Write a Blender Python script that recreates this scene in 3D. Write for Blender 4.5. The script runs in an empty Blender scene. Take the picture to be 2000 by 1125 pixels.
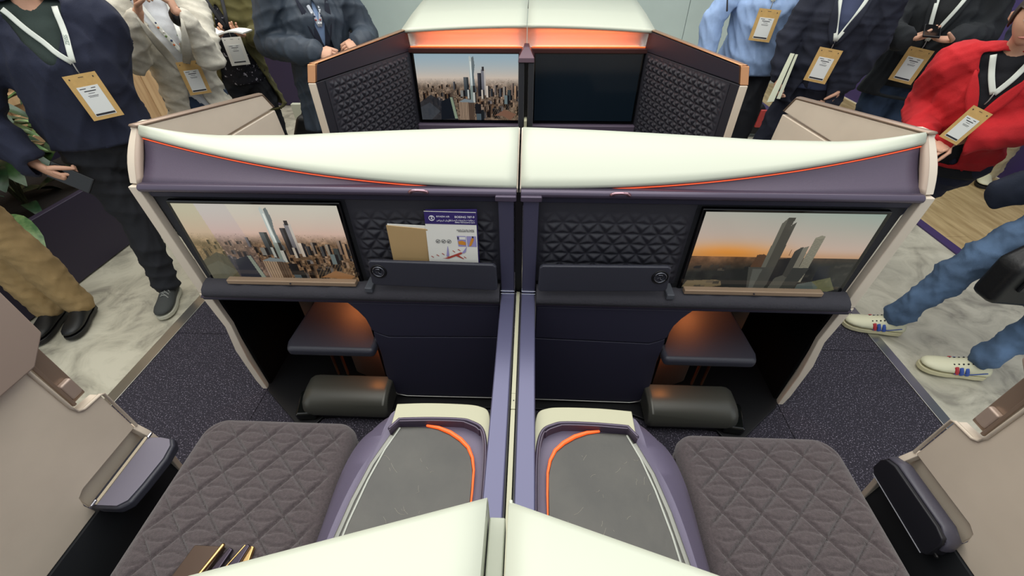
import bpy, bmesh, math, random
import numpy as np
from mathutils import Vector, Matrix
from mathutils.bvhtree import BVHTree
random.seed(7); rng = np.random.RandomState(7)
SC = bpy.context.scene
COL = SC.collection
# ---------------------------------------------------------------- camera, world, lights, exposure
cam_d = bpy.data.cameras.new('camera'); cam = bpy.data.objects.new('camera', cam_d); COL.objects.link(cam)
SC.camera = cam
cam_d.sensor_fit = 'HORIZONTAL'; cam_d.sensor_width = 36.0
cam_d.lens = 826.237 * 36.0 / 2000.0
cam_d.clip_start = 0.02; cam_d.clip_end = 100
def _cam():
    p, yw, r = math.radians(39.9846), math.radians(2.5283), math.radians(0.35765)
    cp, sp, cy, sy = math.cos(p), math.sin(p), math.cos(yw), math.sin(yw)
    fw = Vector((-sy*cp, cy*cp, -sp)); rt = Vector((cy, sy, 0)); dn = fw.cross(rt)
    R = math.cos(r)*rt + math.sin(r)*dn; D = -math.sin(r)*rt + math.cos(r)*dn
    m = Matrix((R, -D, -fw)).transposed().to_4x4(); m.translation = Vector((0.029, 0, 1.6))
    cam.matrix_world = m
_cam()
W = bpy.data.worlds.new('hall_light'); SC.world = W; W.use_nodes = True
W.node_tree.nodes['Background'].inputs[0].default_value = (0.80, 0.86, 0.90, 1)
W.node_tree.nodes['Background'].inputs[1].default_value = 0.80
def area(name, loc, size, power, col=(1, .97, .9), rot=(0, 0, 0), sy=None):
    l = bpy.data.lights.new(name, 'AREA'); l.energy = power; l.color = col
    l.shape = 'RECTANGLE'; l.size = size; l.size_y = sy or size
    o = bpy.data.objects.new(name, l); o.location = loc; o.rotation_euler = rot; COL.objects.link(o); return o
area('ceiling_light_bank', (-0.15, 1.6, 3.7), 3.6, 98, (1, .965, .88), sy=4.6)
area('ceiling_light_bank', (-2.6, 3.2, 3.9), 1.6, 40, (1, .95, .86), sy=3)
area('ceiling_light_bank', (3.0, 3.6, 3.9), 1.6, 26, (1, .95, .86), sy=3)
SC.view_settings.view_transform = 'Standard'
SC.view_settings.look = 'None'
SC.view_settings.exposure = 0.35
SC.view_settings.gamma = 1.0
SC.view_settings.use_curve_mapping = False

# ---------------------------------------------------------------- materials
def lin(h):
    if isinstance(h, str):
        h = h.lstrip('#'); c = [int(h[i:i+2], 16)/255 for i in (0, 2, 4)]
    else: c = list(h)
    return [x/12.92 if x <= .04045 else ((x+.055)/1.055)**2.4 for x in c]
MATS = {}
def mat(name, color, rough=.5, metal=0, bump=0, bscale=200, var=0, vscale=8, color2=None, coat=0, emit=None, estr=0, sheen=0, spec=None, bstretch=None, thr=None):
    if name in MATS: return MATS[name]
    m = bpy.data.materials.new(name); m.use_nodes = True; MATS[name] = m
    nt = m.node_tree; b = nt.nodes['Principled BSDF']
    c = lin(color) + [1]
    b.inputs['Base Color'].default_value = c; m.diffuse_color = c
    b.inputs['Roughness'].default_value = rough; b.inputs['Metallic'].default_value = metal
    if coat: b.inputs['Coat Weight'].default_value = coat; b.inputs['Coat Roughness'].default_value = .15
    if sheen: b.inputs['Sheen Weight'].default_value = sheen
    if spec is not None: b.inputs['Specular IOR Level'].default_value = spec
    if emit: b.inputs['Emission Color'].default_value = lin(emit)+[1]; b.inputs['Emission Strength'].default_value = estr
    tc = nt.nodes.new('ShaderNodeTexCoord')
    if bump:
        n = nt.nodes.new('ShaderNodeTexNoise'); n.inputs['Scale'].default_value = bscale; n.inputs['Detail'].default_value = 3
        src = tc.outputs['Object']
        if bstretch:
            mp = nt.nodes.new('ShaderNodeMapping'); mp.inputs['Scale'].default_value = bstretch
            nt.links.new(src, mp.inputs[0]); src = mp.outputs[0]
        nt.links.new(src, n.inputs['Vector'])
        bp = nt.nodes.new('ShaderNodeBump'); bp.inputs['Strength'].default_value = bump; bp.inputs['Distance'].default_value = .002
        nt.links.new(n.outputs['Fac'], bp.inputs['Height']); nt.links.new(bp.outputs[0], b.inputs['Normal'])
    if var or color2:
        n = nt.nodes.new('ShaderNodeTexNoise'); n.inputs['Scale'].default_value = vscale; n.inputs['Detail'].default_value = 5
        nt.links.new(tc.outputs['Object'], n.inputs['Vector'])
        r = nt.nodes.new('ShaderNodeValToRGB'); nt.links.new(n.outputs['Fac'], r.inputs[0])
        lo, hi = thr or (.35, .65)
        r.color_ramp.elements[0].position = lo; r.color_ramp.elements[1].position = hi
        c2 = lin(color2)+[1] if color2 else [min(1, x*(1+var)) for x in c[:3]]+[1]
        c1 = c if color2 else [x*(1-var) for x in c[:3]]+[1]
        r.color_ramp.elements[0].color = c1; r.color_ramp.elements[1].color = c2
        nt.links.new(r.outputs[0], b.inputs['Base Color'])
    return m

beige = mat('champagne_shell', '#d8cab8', .45, .05, var=.03)
beige_d = mat('champagne_metallic', '#978272', .32, .35)
cream = mat('cream_plastic', '#b4b297', .42)
white = mat('white_gloss_cap', '#bdc1b1', .36)
purple = mat('aubergine_leather', '#564b5c', .5, bump=.25, bscale=500)
purple_g = mat('aubergine_lacquer', '#534a5b', .25, .35)
div_m = mat('violet_blue_lacquer', '#5f5f7c', .3, .3)
div_d = mat('violet_dark_panel', '#45445a', .35, .2)
dark = mat('black_suede', '#24252b', .85, bump=.5, bscale=260, sheen=.2)
darkq = mat('black_quilted_leather', '#2b2b33', .55, bump=.3, bscale=350)
black = mat('black_plastic', '#0b0b0e', .45)
blackg = mat('black_glass', '#07080a', .08)
kick_m = mat('midnight_purple_panel', '#2d2c3e', .55, .1)
bronze = mat('bronze_trim', '#c08a62', .25, .8)
fabric = mat('mauve_grey_fabric', '#51484a', .95, bump=1.0, bscale=420, var=.16, vscale=160, sheen=.3)
leath = mat('dark_slate_leather', '#33343e', .45, bump=.3, bscale=400)
greyarm = mat('grey_armrest', '#75717f', .5)
chrome = mat('chrome', '#cfd2dd', .12, 1)
silver = mat('brushed_aluminium', '#b9b9b4', .28, .9)
gold = mat('champagne_gold', '#d9b377', .2, 1)
gunm = mat('gunmetal_buckle', '#4b4450', .25, .8)
orange_e = mat('orange_led', '#ff6a2a', .4, emit='#ff6a2e', estr=1.3)
orange_s = mat('orange_led_soft', '#e06436', .4, emit='#ff4a1c', estr=.5)
paper = mat('white_paper', '#e8e6de', .7)
kraft = mat('kraft_card', '#c49f62', .75, var=.05, vscale=60)
ink = mat('dark_ink', '#23222a', .7)
skin = mat('skin', '#c99a80', .55, var=.06, vscale=25)
skin2 = mat('skin_tan', '#c0906f', .55, var=.06, vscale=25)

def speckle_carpet():
    m = mat('speckled_carpet', '#221f2a', .95, bump=1, bscale=500)
    nt = m.node_tree; b = nt.nodes['Principled BSDF']; tc = nt.nodes.new('ShaderNodeTexCoord')
    v = nt.nodes.new('ShaderNodeTexNoise'); v.inputs['Scale'].default_value = 190; v.inputs['Detail'].default_value = 2
    nt.links.new(tc.outputs['Object'], v.inputs['Vector'])
    r = nt.nodes.new('ShaderNodeValToRGB'); r.color_ramp.elements[0].position = .58; r.color_ramp.elements[1].position = .70
    r.color_ramp.elements[0].color = lin('#282530')+[1]; r.color_ramp.elements[1].color = lin('#938c9c')+[1]
    nt.links.new(v.outputs['Fac'], r.inputs[0]); nt.links.new(r.outputs[0], b.inputs['Base Color']); return m
carpet = speckle_carpet()
def marble():
    m = mat('pale_stone_floor', '#c9c5b2', .4)
    nt = m.node_tree; b = nt.nodes['Principled BSDF']; tc = nt.nodes.new('ShaderNodeTexCoord')
    n = nt.nodes.new('ShaderNodeTexNoise'); n.inputs['Scale'].default_value = 4.6; n.inputs['Detail'].default_value = 8; n.inputs['Distortion'].default_value = 1.3; n.inputs['Roughness'].default_value=.62
    nt.links.new(tc.outputs['Object'], n.inputs['Vector'])
    r = nt.nodes.new('ShaderNodeValToRGB'); e = r.color_ramp.elements
    e[0].position = .33; e[0].color = lin('#8f8b7e')+[1]; e[1].position = .62; e[1].color = lin('#c4c0ae')+[1]
    k = e.new(.46); k.color = lin('#b0ac9b')+[1]
    nt.links.new(n.outputs['Fac'], r.inputs[0]); nt.links.new(r.outputs[0], b.inputs['Base Color']); return m
stone = marble()
def woodmat(name, c1, c2, sc):
    m = mat(name, c1, .5)
    nt = m.node_tree; b = nt.nodes['Principled BSDF']; tc = nt.nodes.new('ShaderNodeTexCoord')
    mp = nt.nodes.new('ShaderNodeMapping'); mp.inputs['Scale'].default_value = sc
    n = nt.nodes.new('ShaderNodeTexNoise'); n.inputs['Scale'].default_value = 6; n.inputs['Detail'].default_value = 6
    nt.links.new(tc.outputs['Object'], mp.inputs[0]); nt.links.new(mp.outputs[0], n.inputs['Vector'])
    r = nt.nodes.new('ShaderNodeValToRGB'); e = r.color_ramp.elements
    e[0].position = .35; e[0].color = lin(c1)+[1]; e[1].position = .68; e[1].color = lin(c2)+[1]
    nt.links.new(n.outputs['Fac'], r.inputs[0]); nt.links.new(r.outputs[0], b.inputs['Base Color']); return m
oak_wall = woodmat('light_oak_wall', '#b28e66', '#cfae84', (4, 4, .35))
oak_floor = woodmat('light_oak_floor', '#9a8258', '#bda67a', (3, .5, 3))
vcol_cache = {}
def vcol_mat(name, emit=1.0, rough=.12):
    if name in MATS: return MATS[name]
    m = mat(name, '#000000', rough)
    nt = m.node_tree; b = nt.nodes['Principled BSDF']; a = nt.nodes.new('ShaderNodeAttribute'); a.attribute_name = 'Picture'
    if emit:
        nt.links.new(a.outputs['Color'], b.inputs['Emission Color']); b.inputs['Emission Strength'].default_value = emit
        b.inputs['Base Color'].default_value = (.01, .01, .012, 1)
    else: nt.links.new(a.outputs['Color'], b.inputs['Base Color'])
    return m

# ---------------------------------------------------------------- geometry helpers
ORG = {}
def empty(name, loc, label=None, cat=None, group=None):
    o = bpy.data.objects.new(name, None); o.location = loc; o.empty_display_size = .1; COL.objects.link(o)
    ORG[o] = Vector(loc)
    if label: tag(o, label, cat, group)
    return o
def tag(o, label=None, cat=None, group=None, kind=None):
    if label: o['label'] = label
    if cat: o['category'] = cat
    if group: o['group'] = group
    if kind: o['kind'] = kind
    return o
class MB:
    """collects shapes (x multiplied by s) and links them as one mesh object"""
    def __init__(self, s=1): self.v = []; self.f = []; self.s = s
    def add(self, vs, fs):
        n = len(self.v); self.v += [(self.s*v[0], v[1], v[2]) for v in vs]; self.f += [[n+i for i in f] for f in fs]; return self
    def box(self, x0, x1, y0, y1, z0, z1):
        vs = [(x, y, z) for x in (x0, x1) for y in (y0, y1) for z in (z0, z1)]
        return self.add(vs, [(0, 1, 3, 2), (4, 6, 7, 5), (0, 4, 5, 1), (2, 3, 7, 6), (0, 2, 6, 4), (1, 5, 7, 3)])
    def prism(self, poly, ax, a0, a1):
        def P(p, a):
            return {'x': (a, p[0], p[1]), 'y': (p[0], a, p[1]), 'z': (p[0], p[1], a)}[ax]
        n = len(poly); vs = [P(p, a0) for p in poly]+[P(p, a1) for p in poly]
        return self.add(vs, [list(range(n)), list(range(2*n-1, n-1, -1))]+[(i, (i+1) % n, n+(i+1) % n, n+i) for i in range(n)])
    def loft(self, rings, cap=True):
        n = len(rings[0]); vs = [p for r in rings for p in r]; fs = []
        for k in range(len(rings)-1):
            for i in range(n): fs.append((k*n+i, k*n+(i+1) % n, (k+1)*n+(i+1) % n, (k+1)*n+i))
        if cap: fs += [list(range(n)), list(range((len(rings))*n-1, (len(rings)-1)*n-1, -1))]
        return self.add(vs, fs)
    def sheet(self, rows):
        n = len(rows[0]); vs = [p for r in rows for p in r]
        return self.add(vs, [(k*n+i, k*n+i+1, (k+1)*n+i+1, (k+1)*n+i) for k in range(len(rows)-1) for i in range(n-1)])
    def tube(self, pts, r, n=8, side=None):
        """r: number or list of numbers or (rw, rd) pairs; rounded ends"""
        P = [Vector(p) for p in pts]
        rr = r if isinstance(r, (list, tuple)) and not (len(r) == 2 and len(P) != 2 and not isinstance(r[0], (list, tuple))) else [r]*len(P)
        rr = [(q, q) if not isinstance(q, (list, tuple)) else q for q in rr]
        rings = []
        for i, p in enumerate(P):
            t = (P[min(i+1, len(P)-1)]-P[max(i-1, 0)])
            if t.length < 1e-9: t = Vector((0, 0, 1))
            t.normalize()
            sd = Vector(side) if side is not None else (Vector((0, 0, 1)) if abs(t.z) < .9 else Vector((1, 0, 0)))
            sd = (sd - t*sd.dot(t)); sd.normalize(); up = t.cross(sd)
            def ring(c, k):
                return [c+sd*(rr[i][0]*k*math.cos(2*math.pi*j/n))+up*(rr[i][1]*k*math.sin(2*math.pi*j/n)) for j in range(n)]
            m = min(rr[i])
            if i == 0:
                for a in (80, 50, 22): rings.append(ring(p-t*m*math.sin(math.radians(a)), math.cos(math.radians(a))))
            rings.append(ring(p, 1))
            if i == len(P)-1:
                for a in (22, 50, 80): rings.append(ring(p+t*m*math.sin(math.radians(a)), math.cos(math.radians(a))))
        return self.loft([[tuple(q) for q in r_] for r_ in rings])
    def build(self, name, m, parent=None, smooth=False, bevel=0, seg=2, solid=0, label=None, kind=None, sub=0, recalc=True, angle=None):
        me = bpy.data.meshes.new(name)
        if parent is not None: o0 = ORG[parent]
        else:
            a = np.array(self.v); lo, hi = a.min(0), a.max(0); o0 = Vector(((lo[0]+hi[0])/2, (lo[1]+hi[1])/2, lo[2]))
        me.from_pydata([(x-o0[0], y-o0[1], z-o0[2]) for x, y, z in self.v], [], self.f)
        if recalc:
            bm = bmesh.new(); bm.from_mesh(me); bmesh.ops.recalc_face_normals(bm, faces=bm.faces); bm.to_mesh(me); bm.free()
        me.materials.append(m)
        o = bpy.data.objects.new(name, me); COL.objects.link(o); ORG[o] = o0
        if parent is not None: o.parent = parent
        else: o.location = o0
        if smooth or bevel: me.polygons.foreach_set('use_smooth', [True]*len(me.polygons))
        if solid: md = o.modifiers.new('s', 'SOLIDIFY'); md.thickness = solid; md.offset = 0
        if bevel:
            md = o.modifiers.new('b', 'BEVEL'); md.width = bevel; md.segments = seg; md.limit_method = 'ANGLE'; md.angle_limit = math.radians(35); md.harden_normals = True
        if sub: md = o.modifiers.new('u', 'SUBSURF'); md.levels = sub; md.render_levels = sub
        if label: o['label'] = label
        if kind: o['kind'] = kind
        return o
def B3(name, m, x0, x1, y0, y1, z0, z1, parent=None, s=1, bevel=.004, **k):
    return MB(s).box(x0, x1, y0, y1, z0, z1).build(name, m, parent, bevel=bevel, **k)
def cr(pts, n=5, closed=False):
    """Catmull-Rom smoothing of a 2-D outline"""
    P = [np.array(p, float) for p in pts]; N = len(P); out = []
    for i in range(N if closed else N-1):
        p0 = P[(i-1) % N] if closed or i > 0 else P[i]; p1 = P[i]; p2 = P[(i+1) % N]; p3 = P[(i+2) % N] if closed or i < N-2 else P[i+1]
        for q in range(n):
            t = q/n; out.append(tuple(.5*((2*p1)+(-p0+p2)*t+(2*p0-5*p1+4*p2-p3)*t*t+(-p0+3*p1-3*p2+p3)*t**3)))
    if not closed: out.append(tuple(P[-1]))
    return out
def grid_h(fn, nu, nv):
    """rows of points from fn(u, v), u, v in 0..1"""
    return [[fn(i/nu, j/nv) for i in range(nu+1)] for j in range(nv+1)]
def quilt(u, v, c, curve=.14, w=.16, pw=.55):
    """height 0..1 of a quilted diamond pattern with bowed cross seams; u, v metres"""
    a = (u/c + v/c*.72); b = (u/c - v/c*.72)
    da = .5-abs((a % 1)-.5); db = .5-abs((b % 1)-.5)
    hz = v/c*1.44 + curve*math.sin(math.pi*((u/c) % 1))*(1 if int(math.floor(u/c)) % 2 else -1)
    dc = .5-abs((hz % 1)-.5)
    d = min(da, db, dc*.8)
    return min(1, d/w)**pw
def seat_quilt(x, y):
    """diamonds .105 m wide with a bowed seam through each, stitched narrow and deep"""
    det = .041*-.057-(-.064)*(-.057)
    al = (x*-.057-(-.064)*y)/det; be = (.041*y-(-.057)*x)/det
    da = .5-abs((al % 1)-.5); db = .5-abs((be % 1)-.5)
    s_ = al+be; t = (al-be)/2; row = math.floor(s_+.5); ph = (t+row*.5) % 1
    dc = min(abs(s_-row-.30*math.sin(math.pi*ph)), abs(s_-row+.30*math.sin(math.pi*ph)))
    return min(min(1, min(da, db)/.10)**.6, .55+.45*min(1, dc/.10)**.6)
def smooth(t): t = max(0, min(1, t)); return t*t*(3-2*t)
FONT = None
def text(name, body, size, loc, xdir, ydir, m, parent, align='LEFT', ext=.0002, sx=1):
    cu = bpy.data.curves.new(name, 'FONT'); cu.body = body; cu.size = size; cu.align_x = align; cu.extrude = ext
    t = bpy.data.objects.new(name, cu); COL.objects.link(t)
    bpy.context.view_layer.update(); dg = bpy.context.evaluated_depsgraph_get()
    me = bpy.data.meshes.new_from_object(t.evaluated_get(dg)); bpy.data.objects.remove(t)
    X = Vector(xdir).normalized(); Y = Vector(ydir).normalized(); Z = X.cross(Y)
    o0 = ORG[parent]; L = Vector(loc)
    for v in me.vertices: v.co = L + X*v.co.x*sx + Y*v.co.y + Z*v.co.z - o0
    me.materials.clear(); me.materials.append(m)
    o = bpy.data.objects.new(name, me); COL.objects.link(o); ORG[o] = o0; o.parent = parent
    return o
# ================================================================ SETTING
def struct(o, **k): o['kind'] = 'structure'; return o
struct(MB().box(-6, 6, -2.2, 7.2, -.06, -.008).build('floor', stone))
cf = empty('floor', (0, 0, 0)); struct(cf)
cf2 = cf
xs = [-1.80, -1.148, 0, 1.148, 1.80]; ys = [-2.0, .15, 1.48, 3.1, 4.6]
for i in range(4):
    for j in range(4):
        B3('carpet_tile', carpet, xs[i]+.0015, xs[i+1]-.0015, ys[j]+.0015, ys[j+1]-.0015, -.008, 0, cf, bevel=.0012)
trimL = MB().box(-1.86, -1.80, -2, 4.6, -.008, .003).build('trim_1', silver, bevel=.002); struct(trimL)
trimR = MB().box(1.80, 1.85, -2, 4.6, -.008, .003).build('trim_2', silver, bevel=.002); struct(trimR)
# oak floor, right, with planks, purple border strip
of = empty('floor', (3.4, 3.5, 0)); struct(of)
k = 0
for i in range(7):
    x0 = 2.87+i*.155; y = 1.2+(i % 3)*-.4
    while y < 6.2:
        y1 = min(y+1.35, 6.4)
        B3('plank', oak_floor, x0+.001, x0+.154, max(y, .6)+.001, y1-.001, -.008, .002, of, bevel=.0012); y = y1
B3('border_strip', purple_floor := mat('purple_strip', '#3b2a5c', .5), 2.80, 2.868, .6, 6.4, -.008, .003, of, bevel=.001)
pw_m = mat('purple_wall', '#41326a', .45)
w = MB().box(3.96, 4.06, .5, 6.6, 0, 3.2).build('wall_right', pw_m); struct(w)
w = MB().box(3.945, 3.96, .5, 6.4, 0, .012).build('baseboard_right', mat('warm_white_strip', '#e8dcc0', .4)); struct(w)
glass_m = mat('pale_green_panel', '#c2d2cc', .25, var=.06, vscale=1.2)
wb = empty('wall_back', (0, 6.6, 0)); struct(wb)
for x0, x1 in ((-2.3, -.9), (-.9, .55), (.55, 2.05), (2.05, 3.95)):
    B3('panel', glass_m, x0+.004, x1-.004, 6.6, 6.66, .0, 3.2, wb, bevel=.003)
dw = MB().box(-3.6, -2.3, 5.3, 6.7, 0, 3.2).build('wall_left_end', mat('dark_purple_wall', '#28213f', .5)); struct(dw)
ww = empty('wall_left', (-3.45, 3, 0)); struct(ww)
for i in range(22):
    y = .2+i*.235
    B3('plank', oak_wall, -3.5, -3.44-.004*(i % 2), y, y+.231, 0, 3.2, ww, bevel=.003)
# planter box with foliage
pl = empty('planter', (-2.95, 1.9, 0), 'dark purple planter trough full of leafy plants by the oak wall', 'planter')
pm = mat('planter_purple', '#2a2338', .5)
B3('front_panel', pm, -2.70, -2.66, .7, 3.3, 0, .42, pl)
B3('end_panel', pm, -3.42, -2.66, 3.3, 3.34, 0, .42, pl)
B3('end_panel', pm, -3.42, -2.66, .66, .7, 0, .42, pl)
B3('back_panel', pm, -3.42, -3.38, .7, 3.3, 0, .42, pl)
B3('soil', mat('bark_mulch', '#1c1613', .95, bump=1, bscale=60), -3.38, -2.70, .7, 3.3, .3, .37, pl)
leafm = [mat('leaf_dark', '#1d3a22', .4, var=.3, vscale=20), mat('leaf_mid', '#34562c', .4, var=.3, vscale=20), mat('leaf_light', '#7d9a62', .45, color2='#3f6a38', vscale=30)]
def leaf(L, base, d, L_, w_, droop, m, parent):
    d = Vector(d).normalized(); side = d.cross(Vector((0, 0, 1))).normalized(); up = side.cross(d)
    rows = []
    for i in range(8):
        t = i/7; c = Vector(base)+d*(L_*t)+Vector((0, 0, -droop*t*t*L_)); ww_ = w_*math.sin(math.pi*min(1, t*.9+.06))**.8*(1-t*.25)
        if i == 7: ww_ = .001
        rows.append([tuple(c+side*(ww_*q)+up*(abs(q)*ww_*.35+.004*math.sin(9*t+q*3))) for q in (-1, -.5, 0, .5, 1)])
    return MB().sheet(rows).build('leaf', m, parent, smooth=True, recalc=False)
plants = [(-2.95, 1.05, 'broad-leaved green plant at the near end of the planter'), (-2.86, 1.62, 'spreading dark green plant behind the tan trousers'),
          (-2.98, 2.15, 'leafy dark plant behind the navy jacket man'), (-2.9, 2.72, 'tall dark foliage plant beside the cream blazer woman')]
for pi_, (px, py, lb) in enumerate(plants):
    p = empty('potted_plant', (px, py, .36), lb, 'plant', 'plants in the purple planter')
    st = MB()
    for q in range(5):
        a = q*1.26+pi_; st.tube([(px, py, .34), (px+.05*math.cos(a), py+.05*math.sin(a), .6), (px+.12*math.cos(a), py+.12*math.sin(a), .85)], [.008, .006, .004], n=6)
    st.build('stem', mat('stem_green', '#3b3c24', .6), p, smooth=True)
    for q in range(48):
        a = rng.rand()*6.28; z = .40+rng.rand()*.55; r0 = .03+.10*rng.rand()
        leaf('leaf', (px+r0*math.cos(a), py+r0*math.sin(a), z), (math.cos(a), math.sin(a), rng.rand()*.8-.1), .17+.12*rng.rand(), .035+.03*rng.rand(), .5, leafm[[0, 0, 1, 0, 2][q % 5]], p)
    if pi_ == 1:
        leaf('leaf', (-2.80, 1.83, .46), (.9, -.25, -.1), .30, .085, .3, leafm[2], p)
        leaf('leaf', (-2.78, 1.60, .62), (.8, .1, .1), .28, .08, .3, leafm[2], p)
# pale slatted bench/steps behind plants (warm lit shelf seen between leaves)
sh = empty('wall_shelf', (-3.25, 2.0, 0), 'pale wooden slatted shelf behind the planter foliage', 'shelf')
for i in range(4): B3('slat', oak_wall, -3.43, -3.38, .8+i*.001, 3.2, .48+i*.13, .55+i*.13, sh)

# ================================================================ SEAT UNITS, ROW 2 BULKHEAD
def lipy(x): return 1.165+.088*(x/1.17)**2.15
def lipz(x): return 1.017+.112*(x/1.17)**2.15
def bky(x): return 1.384-.114*(x/1.17)**1.6
def bkz(x): return float(np.interp(x, [0, .4, .75, .97, 1.06, 1.12, 1.17], [1.117, 1.110, 1.104, 1.112, 1.124, 1.138, 1.150]))
CTY = {}
def picture(name, W_, H_, kind, parent, P00, P10, P01, m):
    """grid mesh between corners; kind picks a painter; attribute colours"""
    if kind not in CTY: CTY[kind] = PAINT[kind](W_, H_)
    img = CTY[kind]
    A, Bx, Cy = Vector(P00), Vector(P10)-Vector(P00), Vector(P01)-Vector(P00)
    o0 = ORG[parent]
    ii = np.arange(W_+1)/W_; jj = np.arange(H_+1)/H_
    U, V = np.meshgrid(ii, jj)
    co = np.array(A-o0)[None, None]+U[..., None]*np.array(Bx)+V[..., None]*np.array(Cy)
    idx = np.arange((W_+1)*(H_+1)).reshape(H_+1, W_+1)
    fs = np.stack([idx[:-1, :-1], idx[:-1, 1:], idx[1:, 1:], idx[1:, :-1]], -1).reshape(-1, 4)
    me = bpy.data.meshes.new(name); me.from_pydata(co.reshape(-1, 3).tolist(), [], fs.tolist())
    at = me.color_attributes.new('Picture', 'FLOAT_COLOR', 'CORNER')
    c = np.ones((H_*W_, 4)); x = img.reshape(-1, 3); c[:, :3] = np.where(x <= .04045, x/12.92, ((x+.055)/1.055)**2.4)
    at.data.foreach_set('color', np.repeat(c, 4, 0).ravel().astype(np.float32))
    me.materials.append(m); o = bpy.data.objects.new(name, me); COL.objects.link(o); o.parent = parent; ORG[o] = o0
    return o
def hx(h): h = h.lstrip('#'); return np.array([int(h[i:i+2], 16)/255 for i in (0, 2, 4)])
def poly(img, pts, col, a=1.0):
    H_, W_ = img.shape[:2]; yy, xx = np.mgrid[0:H_, 0:W_]; X = (xx+.5)/W_; Y = (yy+.5)/H_
    ins = np.zeros((H_, W_), bool); n = len(pts); j = n-1
    for i in range(n):
        xi, yi = pts[i]; xj, yj = pts[j]
        if yi != yj: ins ^= ((yi > Y) != (yj > Y)) & (X < (xj-xi)*(Y-yi)/(yj-yi)+xi)
        j = i
    img[ins] = img[ins]*(1-a)+np.asarray(col)*a
def noise2(H_, W_, sc, seed):
    r = np.random.RandomState(seed); out = np.zeros((H_, W_)); a = 1
    for o in range(4):
        g = r.rand(int(sc)+2, int(sc*W_/H_)+3); y = np.linspace(0, sc, H_, endpoint=False); x = np.linspace(0, sc*W_/H_, W_, endpoint=False)
        y0 = y.astype(int); x0 = x.astype(int); fy = (y-y0)[:, None]; fx = (x-x0)[None]
        out += a*((g[y0][:, x0]*(1-fx)+g[y0][:, x0+1]*fx)*(1-fy)+(g[y0+1][:, x0]*(1-fx)+g[y0+1][:, x0+1]*fx)*fy); sc *= 2; a *= .55
    return out/1.9
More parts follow.
